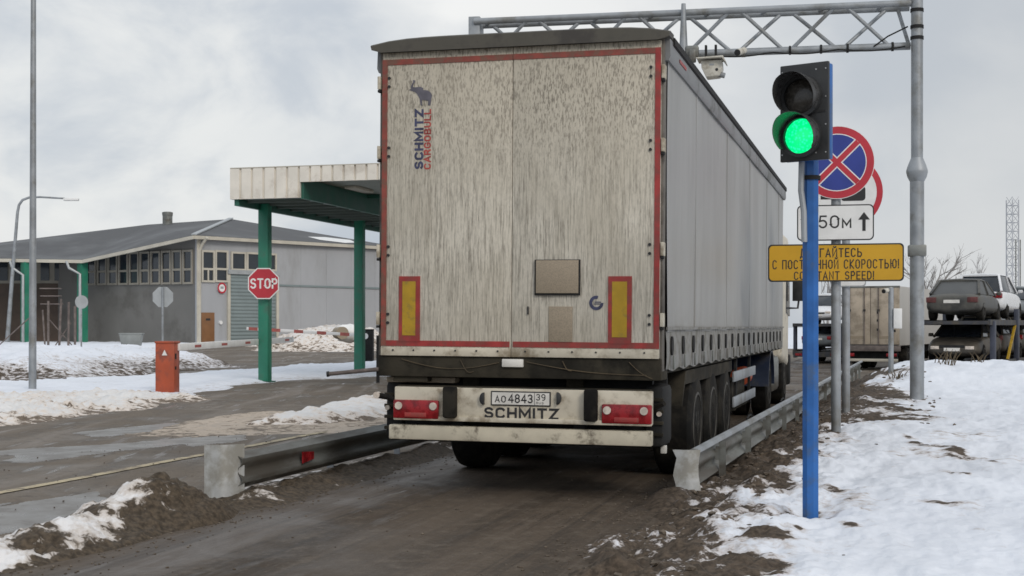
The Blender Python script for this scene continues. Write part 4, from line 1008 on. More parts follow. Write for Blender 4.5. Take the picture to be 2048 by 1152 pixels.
def cabinet(root, w, d, h, m):
    b_ = MB().box(-w/2, w/2, -d/2, d/2, .04, h).build('cabinet', m, root, .012)
    MB().box(-w/2-.012, w/2+.012, -d/2-.012, d/2+.012, h, h+.05).build('cabinet_lid', m, root, .01)
    MB().box(-w/2-.01, w/2+.01, -d/2-.01, d/2+.01, 0, .045).build('plinth', M['dark'], root)
    return b_
p = gnd(335, 789)
K = thing('barrier_gate', 'orange-red barrier cabinet with a lowered white arm, standing in the snow', 'barrier', p, -R(6), 'boom barriers')
cb = cabinet(K, .42, .36, 1.12, M['cabinet_red'])
MB().prism([(-.06, .86), (.06, .86), (.0, .98)], -.19, -.179).build('warning_mark', M['white'], cb)
MB().box(.19, .22, -.12, -.04, .78, .90).box(.19, .22, -.12, -.05, .55, .62).build('lock', M['dark'], cb)
q = at(585, 679, 41)-p; q = Matrix.Rotation(R(6), 3, 'Z') @ Vector((q.x, q.y, 0))
a0 = Vector((.22, .06, 1.035)); a1 = Vector((q.x, q.y, 1.10)); dr = (a1-a0)
MB().bar(a0, a1, .08, .155).build('arm', M['white'], K, .01)
for k in (.10, .30, .5, .7, .9): MB().bar(a0+dr*k, a0+dr*(k+.045), .087, .06).build('red_band', M['red_faded'], K)

p = at(735, 722, 55); p.z = zg(p.x, p.y)
K = thing('barrier_gate', 'dark barrier cabinet behind the canopy column with a red and white striped arm', 'barrier', p, -R(4), 'boom barriers')
cabinet(K, .46, .4, 1.25, M['dark'])
a0 = Vector((-.2, -.24, 1.06)); q = at(490, 657, 56)-p; a1 = Vector((q.x, q.y-.3, q.z)); dr = a1-a0
MB().bar(a0, a1, .06, .12).build('arm', M['white'], K, .01)
for k in range(1, 10, 2): MB().bar(a0+dr*(k/10), a0+dr*((k+.8)/10), .066, .126).build('red_band', M['red_faded'], K)
MB().cyl((-.05, -.26, 1.02), (-.05, -.2, 1.02), .12, n=16).build('pivot', M['white'], K)

p = gnd(752, 765); p.z = 0
K = thing('barrier_gate', 'low pipe boom with a black end resting beside the lorry flank', 'barrier', p, -A, 'boom barriers')
e0 = at(657, 748, p.y-.2)-p; e1 = at(752, 739, p.y-.2)-p
rot = Matrix.Rotation(A, 3, 'Z'); e0, e1 = rot @ e0, rot @ e1; e2 = e1+(e1-e0)*1.2
MB().cyl(e0, e2, .055, n=14).build('boom', M['rust'], K)
MB().cyl(e0-(e1-e0).normalized()*.05, e0+(e1-e0).normalized()*.02, .072, n=14).build('end_cap', M['ink'], K)
for k in (.55, .95): c = e0+(e1-e0)*k; MB().cyl(c, c+(e1-e0).normalized()*.06, .06, n=12).build('ring', M['rust'], K)
MB().box(e1.x-.02, e1.x+.05, e1.y+.07, e1.y+.14, 0, e1.z+.9).build('post', M['dark'], K)
MB().box(e2.x-.05, e2.x+.05, e2.y-.05, e2.y+.05, 0, e2.z).build('post', M['dark'], K)

# canopy
c1, c2 = gnd(530, 764), gnd(716, 749)
heading = math.atan2(c2.x-c1.x, c2.y-c1.y)
CN = thing('canopy', 'checkpoint canopy with a pale ribbed fascia on green columns behind the lorry', 'canopy', c1, -A)
def cxz(px, py, y): q = hit(CN, px, py, 'y', y); return q.x, q.z
yf = -1.5
(x0, zt), (x1, zb) = cxz(460, 338, yf), cxz(600, 395, yf)
zs = cxz(660, 362, yf)[1]
d12 = (c2-c1).length
for y in (0, d12, 2*d12):
    xo = .055*y
    cl = MB().box(xo-.14, xo+.14, y-.13, y+.13, -.1, zb).build('column', M['green'], CN, .012)
    MB().box(xo-.22, xo+.22, y-.2, y+.2, 0, .03).build('base_plate', M['green_dark'], cl)
LEN = 2*d12+1.5; XR = 9.0
def ribbed(mb, x0, x1, y, z0, z1, pitch=.30):
    n = max(1, int((x1-x0)/pitch)); w = (x1-x0)/n
    pts = []
    for i in range(n): pts += [(x0+i*w, y), (x0+i*w+w*.80, y), (x0+i*w+w*.82, y+.05), (x0+i*w+w*.97, y+.05)]
    pts.append((x1, y)); front = pts
    mb.loft([[(px_, py_, z) for px_, py_ in front]+[(x1, y+.07, z), (x0, y+.07, z)] for z in (z0, z1)])
mb = MB(); ribbed(mb, x0, x1, yf, zb, zt); ribbed(mb, x1, XR, yf, zs, zt+.004); mb.build('fascia', M['fascia'], CN, smooth=False)
mb = MB(); mb.box(x0, x0+.06, yf+.07, LEN, zb, zt); mb.build('side_fascia', M['fascia'], CN)
MB().box(x0+.06, XR, yf+.07, LEN, zt-.12, zt-.03).build('roof', M['roof_grey'], CN)
MB().box(x0, XR, yf, LEN, zt+.006, zt+.03).build('roof_edge', M['trim'], CN)
MB().box(x1-.02, XR, yf+.071, LEN-.1, zs+.10, zs+.13).build('ceiling', M['soffit'], CN)
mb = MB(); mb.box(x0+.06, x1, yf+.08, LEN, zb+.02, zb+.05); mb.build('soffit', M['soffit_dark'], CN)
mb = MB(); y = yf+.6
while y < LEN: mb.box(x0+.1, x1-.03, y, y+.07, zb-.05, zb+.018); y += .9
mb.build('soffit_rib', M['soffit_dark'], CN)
MB().box(x0+.08, x0+.2, yf+.09, LEN, zb-.16, zb+.015).build('edge_beam', M['green_dark'], CN)
MB().box(x1-.05, x1+.07, yf+.075, LEN, zb-.02, zs+.095).build('edge_beam', M['green_dark'], CN)
MB().box(x1+.35, x1+.7, .6, 1.9, zs+.02, zs+.095).build('ceiling_lamp', M['trim'], CN, .02)
for y in (3.0, 6.0, 9.0): MB().box(x1+.08, XR, y, y+.1, zs-.02, zs+.09).build('ceiling_beam', M['green_dark'], CN)
for y in (0, 2*d12): MB().box(XR-.6, XR-.3, y-.15, y+.15, 0, zs).build('column', M['green'], CN) if False else None
MB().box(XR-.4, XR-.1, 2*d12-.3, 2*d12, 0, zs).build('column', M['green'], CN)

q = at(527, 567, c1.y-.30)
K = thing('stop_sign', 'red octagonal sign reading STOP on the near green column', 'stop sign', (q.x, q.y, q.z), 0)
rr = 31*q.y/F/math.cos(R(22.5))
MB().prism(ngon(0, 0, rr, 8, R(22.5)), .0, .02).build('plate', M['white'], K)
MB().prism(ngon(0, 0, rr*.93, 8, R(22.5)), -.004, .0).build('red_field', M['sign_red'], K)
strokes('lettering', 'STOP', M['white'], K, (0.01, -.0045, .0), rr*1.62, rr*.62, .19, .24)
MB().box(-.05, .05, .02, .2, -.03, .03).build('bracket', M['galv'], K)

# small signs and things before the warehouse
p = at(325, 740, 47); p.z = zg(p.x, p.y)
K = thing('stop_sign', 'octagonal sign seen from its bare grey back, on a thin post behind the snow bank', 'road sign', p, R(4))
zz_ = at(325, 594, 47).z-p.z
MB().cyl((0, .03, 0), (0, .03, zz_+.33), .035, n=10).build('post', M['galv'], K)
MB().prism(ngon(0, zz_, .37, 8, R(22.5)), .07, .085).build('plate', M['sign_grey'], K)
MB().box(-.03, .05, .045, .07, zz_-.34, zz_+.34).build('rail', M['galv'], K)
p = at(163, 700, 72); p.z = zg(p.x, p.y)
K = thing('round_sign', 'small round sign turned edge-on on a thin post near the green column', 'road sign', p, R(40))
zz_ = at(163, 604, 72).z-p.z
MB().cyl((0, .02, 0), (0, .02, zz_+.3), .04, n=10).build('post', M['galv'], K)
MB().cyl((0, -.02, zz_), (0, .0, zz_), .35, n=28).build('plate', M['sign_grey'], K)
p = at(263, 700, 74); p.z = zg(p.x, p.y)
K = thing('dumpster', 'grey flared waste container by the warehouse wall', 'dumpster', p, R(8))
zt = at(263, 668, 74).z-p.z
MB().hexa([(-.46, -.4, .1), (.46, -.4, .1), (.46, .4, .1), (-.46, .4, .1), (-.58, -.52, zt), (.58, -.52, zt), (.58, .52, zt), (-.58, .52, zt)]).build('bin_body', M['dumpster'], K, .03)
MB().box(-.61, .61, -.55, .55, zt, zt+.05).build('rim', M['dumpster'], K, .01)
for x in (-.35, .35): MB().cyl((x, -.3, .1), (x+.05, -.3, .1), .1, n=12).build('caster', M['dark'], K)
p = at(115, 700, 66); p.z = zg(p.x, p.y)
K = thing('pipe_rack', 'rusty frame of upright pipes and crossed braces behind the snow', 'pipe rack', p, R(5))
def rk(px, py): q = at(px, py, 66)-p; return Vector((q.x, 0, q.z))
for x0, y0, x1, y1 in ((92, 715, 86, 620), (97, 715, 97, 602), (118, 705, 122, 598), (136, 705, 137, 604), (149, 705, 149, 612)):
    MB().cyl(rk(x0, y0), rk(x1, y1), .055 if x0 > 95 else .04, n=10).build('upright_pipe', M['rust'], K)
for x0, y0, x1, y1 in ((80, 608, 125, 608), (78, 577, 121, 577), (80, 592, 122, 592), (98, 640, 150, 700), (140, 645, 100, 705), (0, 690, 70, 625)):
    MB().cyl(rk(x0, y0)+Vector((0, .15, 0)), rk(x1, y1)+Vector((0, .15, 0)), .028, n=8).build('cross_pipe', M['rust'], K)
p = at(690, 668, 66.5)
K = thing('concrete_pipe', 'short round pipe section lying under snow on top of the dirty heap', 'pipe', (p.x, p.y, p.z), R(20))
MB().lathe([(-.35, .16), (-.35, .30), (.6, .30), (.6, .16)], (-.2, 0, .05), 'y', 22).build('pipe_wall', M['tan'], K)
mb = MB(); vs = bmesh.ops.create_icosphere(mb.bm, subdivisions=3, radius=.5, matrix=Matrix.Translation((.30, .3, .02)) @ Matrix.Diagonal((1.5, .9, .9, 1)))['verts']
for v in vs: v.co += noise.noise_vector(v.co*2.5)*.12
mb.build('snow_cap', M['white'], K)

# ------------------------------------------------------------------ warehouse
cp = at(396, 686, 90)
WH = thing('warehouse', 'long grey warehouse with a dark hipped roof, window bands and a brown door', 'warehouse', (cp.x, cp.y, 0), R(50))
def wl(v): return (Matrix.Translation(WH.location) @ WH.rotation_euler.to_matrix().to_4x4()).inverted() @ Vector(v)
def wr(px, py, val=0.0): return hit(WH, px, py, 'y', val)     # right wall
def wf(px, py, val=0.0): return hit(WH, px, py, 'x', val)     # left wall
ZE = at(396, 472, 90).z; WLEN = 17.0; FL = 13.0
ZE1 = ZE-1.35
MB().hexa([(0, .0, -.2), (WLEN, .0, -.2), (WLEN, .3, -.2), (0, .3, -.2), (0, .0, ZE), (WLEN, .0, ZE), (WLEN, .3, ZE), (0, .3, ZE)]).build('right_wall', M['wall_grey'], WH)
MB().prism_x([(.301, -.2), (FL+26, -.2), (FL+26, ZE1-.1), (FL, ZE1), (.301, ZE-.02)], .02, .3).build('left_wall', M['wall_shaded'], WH)
# panel joints and trim on the right wall
mb = MB()
for k in range(5): xx = 6.4+k*2.4; mb.box(xx, xx+.02, -.012, -.001, .1, ZE-.3)
mb.build('panel_joint', M['wall_grey'], WH)
q0 = wr(552, 571); mb = MB().box(q0.x, WLEN, -.06, -.001, q0.z-.05, q0.z+.08); mb.build('trim_strip', M['shutter'], WH)
MB().box(-.12, .16, -.10, -.001, .1, ZE).build('corner_trim', M['trim'], WH)
# roof
def rp(px, py, Y): return wl(at(px, py, Y))
C_, E1, E2 = rp(388, 470, 89.2), rp(165, 519, 95), rp(-160, 514, 95.5)
A_, B_, D_, D2 = rp(462, 438, 104.5), rp(297, 449, 110), rp(0, 485, 114), rp(-160, 505, 116)
Fq = rp(800, 494, 104.0)
BK = wl((at(462, 438, 104.5).x+12, 118, ZE)); BK2 = wl((-62, 126, ZE1))
mb = MB(); th = Vector((0, 0, -.16))
for tri in ((C_, A_, Fq), (C_, E1, B_, A_), (E1, E2, D2, D_, B_), (A_, BK, Fq), (A_, B_, BK), (B_, D_, BK2, BK), (D_, D2, BK2)):
    up = [mb.bm.verts.new(v) for v in tri]; dn = [mb.bm.verts.new(v+th) for v in tri]
    mb.bm.faces.new(up); mb.bm.faces.new(dn[::-1])
    for i in range(len(tri)): mb.bm.faces.new([up[i], dn[i], dn[(i+1) % len(tri)], up[(i+1) % len(tri)]])
rf = mb.build('roof', M['roof_grey'], WH, smooth=False)
mb = MB()
for a_, b__ in ((C_, Fq), (C_, E1), (E1, E2)): mb.bar(a_+Vector((0, 0, -.14)), b__+Vector((0, 0, -.14)), .16, .22)
mb.build('gutter', M['trim'], rf)
MB().bar(C_+Vector((0, 0, .04)), A_+Vector((0, 0, .06)), .35, .08).build('hip_flashing', M['sign_grey'], rf)
p0 = rp(335, 447, 107); MB().cyl(p0+Vector((0, 0, -.5)), p0+Vector((0, 0, .75)), .38, n=16).lathe([(.6, .40), (.85, .42), (.9, .3)], p0, 'z', 16).build('roof_vent', M['galv_dark'], rf)
a0, a1, a2 = rp(630, 478, 99.5), rp(715, 487, 101.2), rp(690, 481, 102)
mb = MB()
def on_roof(px, py):
    # point of the right roof slope seen at px, py
    n = (A_-C_).cross(Fq-C_).normalized(); o = wl((0, 0, CAMZ)); d = wl(at(px, py, 1))-o
    return o+d*((C_-o).dot(n)/d.dot(n))+n*(.03 if n.z > 0 else -.03)
sp = [on_roof(px, py) for px, py in ((615, 474), (650, 475), (700, 480.5), (712, 486), (690, 486.5), (640, 480.5))]
mb.face(sp); o = mb.build('roof_snow', M['white'], rf)
# windows, right wall
def win(root, fn, x0, y0, x1, y1, dep, split=.55, div=0):
    a, b_ = fn(x0, y0), fn(x1, y1); ax = 'x' if fn is wr else 'y'
    lo, hi = (a.x, b_.x) if ax == 'x' else (a.y, b_.y)
    lo, hi = min(lo, hi), max(lo, hi); z1, z0 = max(a.z, b_.z), min(a.z, b_.z)
    def bx(mb, u0, u1, d0, d1, v0, v1):
        return mb.box(u0, u1, d0, d1, v0, v1) if ax == 'x' else mb.box(d0, d1, u0, u1, v0, v1)
    fr = MB(); t = .13; zm = z0+(z1-z0)*(1-split)
    bx(fr, lo-t, lo, -.11, -.001, z0-t, z1+t); bx(fr, hi, hi+t, -.11, -.001, z0-t, z1+t)
    bx(fr, lo, hi, -.108, -.001, z0-t, z0); bx(fr, lo, hi, -.108, -.001, z1, z1+t)
    if split < 1: bx(fr, lo, hi, -.106, -.001, zm-.07, zm+.07)
    if div: bx(fr, (lo+hi)/2-.05, (lo+hi)/2+.05, -.105, -.001, z0, zm-.07)
    w = fr.build('window', M['trim'] if fn is wr else M['frame_shaded'], root)
    g_ = MB(); bx(g_, lo, hi, -.03, -.0015, z0, z1); g_.build('pane', M['glass'], w)
M['frame_shaded'] = mat('shaded_beige_frame', (.27, .25, .21), .7, 0, .1, 1)  # beige trim darkened in colour for the shaded left wall and wing
win(WH, wr, 405, 504, 425, 561, 0, .6, 1); win(WH, wr, 432, 504, 452, 561, 0, .6)
win(WH, wr, 464, 507, 488, 538, 0, 1.0); win(WH, wr, 495, 508, 520, 539, 0, 1.0); win(WH, wr, 530, 510, 549, 539, 0, 1.0)
for i in range(10):
    x1 = 384-i*21.4; x0 = x1-14.5
    win(WH, wf, x0, 504+i*.9, x1, 564+i*.3, 0, .58)
# gate with roller shutter, door, sign
a, b_ = wr(459, 548), wr(551, 688)
gt = MB().box(a.x, b_.x, -.05, -.001, .2, a.z).build('roller_shutter', M['shutter'], WH)
mb = MB(); z = .4
while z < a.z-.2: mb.box(a.x+.05, b_.x-.05, -.085, -.05, z, z+.16); z += .24
mb.build('slat', M['shutter'], gt, .02)
MB().box(a.x-.25, b_.x+.25, -.22, -.001, a.z, a.z+.28).build('shutter_box', M['sign_grey'], gt)
MB().box(a.x-.22, a.x, -.12, -.001, .2, a.z).box(b_.x, b_.x+.22, -.12, -.001, .2, a.z).build('shutter_jamb', M['trim'], gt)
a, b_ = wr(402, 625), wr(428, 687)
dr = MB().box(a.x, b_.x, -.06, -.001, .2, a.z).build('door', M['door_brown'], WH, .01)
MB().box(a.x+.35, b_.x-.35, -.066, -.058, a.z-.52, a.z-.38).build('door_grille', M['ink'], dr)
q = wr(440, 645); MB().cyl((q.x, -.12, q.z), (q.x, -.001, q.z), .13, n=14).build('wall_lamp', M['white'], WH)
q = wr(442, 576); d = MB().cyl((q.x, -.10, q.z), (q.x, -.02, q.z), .33, n=28).build('round_notice', M['white'], WH)
MB().ring(q.x, q.z, .25, .36, -.115, -.095, 28).build('red_rim', M['sign_red'], d)
MB().box(q.x-.12, q.x+.12, -.11, -.099, q.z-.05, q.z+.1).build('symbol', M['sign_grey'], d)
MB().tube([rp(414, 475, 89.6), rp(405, 488, 89.9), rp(399.5, 500, 90.0), rp(399, 686, 90.0)], .10, 8).build('downpipe', M['trim'], WH)
# wing under the roof at the left: green columns, dark wall behind, windows
for px in (165, 52, -70):
    q = rp(px, 520, 95.4); b0 = rp(px, 692, 95.4); MB().box(q.x-.26, q.x+.26, q.y-.26, q.y+.26, 0, q.z-.15).build('column', M['green'], WH)
for ps in (((133, 522), (138, 536), (160, 548), (160, 700)), ((20, 522), (25, 536), (46, 550), (46, 690), (40, 694))):
    MB().tube([rp(x, y, 95.0) for x, y in ps], .10, 8).build('downpipe', M['sign_grey'], WH)
q0, q1 = rp(168, 640, 100.5), rp(-200, 640, 101)
dv = (q1-q0); dv.z = 0
mb = MB().hexa([(q0.x, q0.y, 0), (q1.x, q1.y, 0), (q1.x+.2, q1.y+.2, 0), (q0.x+.2, q0.y+.2, 0), (q0.x, q0.y, 4.6), (q1.x, q1.y, 4.6), (q1.x+.2, q1.y+.2, 4.6), (q0.x+.2, q0.y+.2, 4.6)]); mb.build('wing_wall', M['wall_brown'], WH)
u = dv.normalized(); nrm = Vector((u.y, -u.x, 0)); nrm = nrm if (wl((0, 0, 0))-q0).dot(nrm) > 0 else -nrm
mb = MB().hexa([Vector((q0.x, q0.y, 4.602)), Vector((q1.x, q1.y, 4.602)), Vector((q1.x+.2, q1.y+.2, 4.602)), Vector((q0.x+.2, q0.y+.2, 4.602)), Vector((q0.x, q0.y, 6.3)), Vector((q1.x, q1.y, 6.3)), Vector((q1.x+.2, q1.y+.2, 6.3)), Vector((q0.x+.2, q0.y+.2, 6.3))])
mb.build('wing_band', M['frame_shaded'], WH)
for i in range(12):
    w0 = q0+u*(.5+i*1.02)+nrm*.03; w1 = w0+u*.62
    MB().hexa([Vector((w0.x, w0.y, 4.8)), Vector((w1.x, w1.y, 4.8)), Vector((w1.x, w1.y, 4.8))+nrm*.05, Vector((w0.x, w0.y, 4.8))+nrm*.05, Vector((w0.x, w0.y, 6.1)), Vector((w1.x, w1.y, 6.1)), Vector((w1.x, w1.y, 6.1))+nrm*.05, Vector((w0.x, w0.y, 6.1))+nrm*.05]).build('wing_pane', M['glass'], WH)

# ------------------------------------------------------------------ cars
def car(label, body, kind, loc, rz, group='cars on the transporters', pitch=0.0, glass='car_glass'):
    root = thing('car', label, 'car', loc, rz, group); root.rotation_euler.x = pitch
    suv = kind == 'suv'; zr = 1.62 if suv else 1.42; zb = 1.0 if suv else .92; w = .90
    Ln = 2.25
    def sec(y, hw, z0, z1, cr=.03):
        return [(-hw*.86, y, z0), (hw*.86, y, z0), (hw, y, z0+.16), (hw*1.0, y, (z0+z1)/2), (hw*.97, y, z1-.10), (hw*.88, y, z1), (0, y, z1+cr), (-hw*.88, y, z1), (-hw*.97, y, z1-.10), (-hw*1.0, y, (z0+z1)/2), (-hw, y, z0+.16)]
    tail = zb-.02 if not suv else zb+.02
    b = MB(); b.loft([sec(-Ln, w*.80, .42, tail-.22), sec(-Ln+.04, w*.90, .32, tail-.08), sec(-Ln+.22, w*.98, .24, tail), sec(-1.3, w, .22, zb+.02), sec(0, w, .2, zb), sec(1.0, w, .2, zb-.01), sec(1.6, w*.98, .22, zb-.10), sec(2.0, w*.94, .24, zb-.20), sec(Ln-.05, w*.82, .30, zb-.32), sec(Ln, w*.72, .40, zb-.42)]); b = b.build('body', body, root)
    md = b.modifiers.new('round', 'SUBSURF'); md.levels = md.render_levels = 2; b.data.set_sharp_from_angle(angle=R(80))
    yr0, yr1 = (-2.12, -1.75) if suv else (-1.75, -.95)
    def g(y, hb, z): return [(-hb, y, z), (hb, y, z)]
    gl = MB(); hb, ht = w*.88, w*.70
    gl.hexa([(-hb, yr0, zb-.02), (hb, yr0, zb-.02), (hb, 1.25, zb-.03), (-hb, 1.25, zb-.03), (-ht, yr1, zr-.04), (ht, yr1, zr-.04), (ht, .35, zr-.04), (-ht, .35, zr-.04)])
    gl.build('windows', M[glass], root, .03)
    MB().loft([[(-ht-.02, y, z), (ht+.02, y, z), (ht-.04, y, z+.05), (0, y, z+.075), (-ht+.04, y, z+.05)] for y, z in ((yr1-.06, zr-.07), (yr1+.1, zr-.035), (-.3, zr-.03), (.35, zr-.06), (.46, zr-.10))]).build('roof', body, root)
    for sx in (-1, 1):
        MB().bar((sx*hb, yr0, zb-.02), (sx*ht, yr1, zr-.05), .08, .10).build('pillar', body, root)
        MB().bar((sx*hb, 1.25, zb-.03), (sx*ht, .36, zr-.05), .06, .06).build('pillar', body, root)
        MB().bar((sx*hb*1.01, -.25, zb-.02), (sx*ht*1.01, -.25, zr-.05), .04, .09).build('pillar', body, root)
    for sx in (-1, 1):
        for y in (-1.38, 1.38): wheel(root, sx*.78, y, .33, .22, .33, sx, True)
        MB().box(sx*.50, sx*.83, -Ln-.01, -Ln+.16, tail-.28, tail-.10).build('tail_light', M['lamp_red'], root, .02)
        MB().box(sx*.42, sx*.70, Ln-.12, Ln+.0, zb-.44, zb-.33).build('headlight', M['lamp_clear'], root, .02)
        MB().box(sx*.90, sx*1.06, .78, .92, zb-.02, zb+.10).build('wing_mirror', body, root, .03)
    MB().box(-.26, .26, -Ln-.015, -Ln+.03, .60, .71).build('licence_plate', M['plate_white'], root)
    MB().box(-.26, .26, Ln-.02, Ln+.015, .42, .53).build('licence_plate', M['plate_white'], root)
    MB().box(-.40, .40, Ln-.06, Ln+.008, .54, .62).build('grille', M['dark'], root)
    if glass == 'dusty_glass' or body is M['car_brown']:
        for ch in root.children:
            if ch.name.startswith('tail_light'): ch.data.materials[0] = M['lamp_dusty']
    return root
def on(root, x, y, z): return (Matrix.Translation(root.location) @ root.rotation_euler.to_matrix().to_4x4()) @ Vector((x, y, z))

def transporter(label, p, rz, cabmat):
    T = thing('car_transporter', label, 'car transporter', p, rz, 'parked lorries')
    for sx in (-1, 1):
        MB().box(sx*.28, sx*1.2, -.1, 13, .55, .63).build('lower_deck', M['carrier'], T)
        MB().box(sx*.28, sx*1.2, -.1, 15, 1.96, 2.05).build('upper_deck', M['carrier'], T)
        MB().box(sx*1.16, sx*1.26, -.1, 13, .45, .72).build('side_rail', M['carrier'], T)
        MB().box(sx*1.18, sx*1.26, -.1, 15, 1.92, 2.10).build('side_rail', M['carrier'], T)
        for y in (.3, 5.0, 9.5):
            MB().box(sx*1.17, sx*1.33, y, y+.26, .3, 2.5 if y > 2 else 2.05).build('post', M['carrier_blue'], T, .01)
        MB().bar((sx*1.22, 3.4, .7), (sx*1.22, 5.0, 1.95), .08, .10).build('strut', M['yellow_mark'], T)
        MB().bar((sx*1.22, 7.2, 1.95), (sx*1.22, 9.4, .7), .08, .10).build('strut', M['carrier'], T)
        for y in (4.2, 5.4): wheel(T, sx*1.0, y, .42, .3, .42, sx, True)
    MB().box(-1.2, 1.2, -.16, -.1, .35, .62).build('rear_beam', M['carrier'], T)
    MB().box(-1.2, 1.2, -.16, -.1, 1.94, 2.06).build('deck_edge', M['carrier'], T)
    MB().box(-.35, .35, 0, 13, .40, .549).build('chassis', M['carrier'], T)
    for sx in (-1, 1): MB().box(sx*.75, sx*1.1, -.19, -.155, .42, .54).build('tail_light', M['lamp_red'], T)
    tractor(T, 13.4, cabmat)
    return T
p = at(1903, 700, 46); p.z = zg(p.x, p.y)
T1 = transporter('laden double-deck car transporter behind the snow crest at the right edge', p, -R(29), M['car_white'])
car('dusty dark saloon on the upper deck, boot towards us', M['car_dark'], 'saloon', on(T1, 0, 2.25, 2.05), T1.rotation_euler.z, glass='dusty_glass')
car('brown dusty saloon on the lower deck, facing us under the dark saloon', M['car_brown'], 'saloon', on(T1, 0, 2.3, .63), T1.rotation_euler.z+math.pi)
car('white estate car with a red tail light behind the dark saloon, on the upper deck', M['car_white'], 'suv', on(T1, 0, 6.85, 2.15), T1.rotation_euler.z)
car('pale car on the upper deck at the right edge, beyond the white estate', M['car_grey'], 'saloon', on(T1, 0, 11.6, 2.05), T1.rotation_euler.z+math.pi)
car('shaded car on the lower deck behind the transporter posts', M['car_brown'], 'suv', on(T1, 0, 7.0, .63), T1.rotation_euler.z)
car('dark car on the lower deck nearest the transporter cab', M['car_dark'], 'suv', on(T1, 0, 11.4, .63), T1.rotation_euler.z)
p = at(1634, 728, 72); p.z = zg(p.x, p.y)
T2 = transporter('farther car transporter seen between the lorry and the blue pole', p, -R(26), M['car_white'])
car('white car on the upper deck beside the blue pole', M['car_white'], 'suv', on(T2, 0, 2.2, 2.05), T2.rotation_euler.z+math.pi)
car('grey car on the lower deck behind the blue pole', M['car_grey'], 'saloon', on(T2, 0, 2.3, .63), T2.rotation_euler.z)

p = at(1741, 735, 61); p.z = zg(p.x, p.y)
BX = thing('box_lorry', 'box lorry with beige double rear doors parked beyond the snow hump', 'lorry', p, -R(28), 'parked lorries')
zl, zt = 1.10, 1.5+(652-573)/F*61-p.z
MB().box(-1.27, 1.27, .06, 12.6, zl, zt).build('box_body', M['container_side'], BX, .02)
for s0, s1 in ((-1.25, -.012), (.012, 1.25)):
    d = MB().box(s0, s1, -.02, .058, zl+.05, zt-.06).build('rear_door', M['beige_box'], BX, .01)
    for k in (.28, .80):
        x = s0+(s1-s0)*k; MB().cyl((x, -.05, zl), (x, -.05, zt-.05), .022, n=8).build('lock_bar', M['rust'], d)
        MB().box(x-.05, x+.05, -.07, -.03, zl+1.5, zl+1.6).build('bar_keeper', M['ink'], d)
    MB().box(s0+.3, s1-.25, -.026, -.018, zl+.30, zl+.42).build('hatch_mark', M['tan'], d)
for x, z in ((.28, .0), (.28, -.35), (.28, -.75), (1.0, -.8)): MB().box(x, x+.1, -.03, -.018, zl+1.9+z-.5, zl+2.0+z-.5).build('latch', M['ink'], BX)
MB().box(-1.27, 1.27, -.03, .06, zt-.06, zt+.02).build('header', M['galv_dark'], BX)
MB().box(-1.25, 1.25, -.05, .3, zl-.25, zl-.002).build('rear_beam', M['rust'], BX, .01)
MB().box(-1.2, 1.2, -.06, .02, .40, .52).build('underrun_bar', M['trim'], BX, .01)
MB().box(-1.1, 1.1, .3, .4, .4, .84).box(-.5, .5, .4, 12, .7, 1.09).build('chassis', M['dark'], BX)
for sx in (-1, 1):
    MB().box(sx*.7, sx*1.15, -.07, -.03, .62, .76).build('tail_light', M['lamp_red'], BX, .01)
    for y in (2.0, 3.3, 4.6): wheel(BX, sx*1.05, y, .5, .36, None, sx, True)
tractor(BX, 13.0, M['car_white'])

# ------------------------------------------------------------------ far things: trees, mast, weeds
def tree(label, px, py, Y, h, seed, spread=.5):
    p = at(px, py, Y); p.z = zg(p.x, p.y)-.2
    rt = thing('bare_tree', label, 'tree', p, 0, 'bare trees beyond the lorries')
    rnd = random.Random(seed); tk, cr = MB(), MB()
    def grow(a, d, ln, r, lev):
        pts = [a]; dd = d.copy()
        for i in range(3):
            dd = (dd+Vector((rnd.gauss(0, .12), rnd.gauss(0, .12), .05))).normalized(); pts.append(pts[-1]+dd*ln/3)
        (tk if lev == 0 else cr).tube(pts, [r, r*.85, r*.7, r*.5], 5 if lev < 2 else 3)
        if lev < 4:
            for i in range((6, 4, 4, 3)[lev]):
                k = rnd.randint(1, 3) if lev else rnd.choice((1, 2, 2, 3, 3)); b = pts[k]
                ax = Vector((rnd.gauss(0, 1), rnd.gauss(0, 1), rnd.gauss(0, .3))).normalized()
                grow(b, (dd+ax*spread).normalized(), ln*rnd.uniform(.5, .72), r*.55, lev+1)
    grow(Vector((0, 0, 0)), Vector((0, 0, 1)), h*.42, h*.017, 0)
    tk.build('trunk', M['bark'], rt); cr.build('crown', M['bark'], rt)
tree('broad bare tree right of the gantry column', 1858, 690, 120, 10.2, 4, .6)
tree('slim bare tree behind the white estate car', 1948, 690, 150, 10.5, 9, .35)
tree('bare tree glimpsed below the yellow board', 1652, 690, 130, 10.5, 14, .5)
tree('low bare tree at the left of the gantry column', 1800, 690, 140, 6.4, 21, .5)
tree('small bare tree left of the lattice mast', 1905, 690, 170, 9.5, 31, .4)
p = at(2025, 690, 170); p.z = zg(p.x, p.y)
K = thing('lattice_mast', 'pale lattice mast standing far behind the transporter', 'mast', p, R(25))
zt = at(2025, 400, 170).z-p.z; w = .50
for sx in (-w, w):
    for sy in (-w, w): MB().cyl((sx, sy, 0), (sx, sy, zt), .075, n=8).build('leg', M['tower'], K)
mb = MB(); z = 1.0; i = 0
while z < zt-.4:
    for a, b_ in (((-w, -w), (w, -w)), ((w, -w), (w, w)), ((w, w), (-w, w)), ((-w, w), (-w, -w))):
        mb.cyl((*a, z), (*b_, z), .05, n=5)
        a2, b2 = (a, b_) if i % 2 else (b_, a); mb.cyl((*a2, z), (*b2, z+1.05), .035, n=5)
    z += 1.05; i += 1
mb.build('bracing', M['tower'], K)
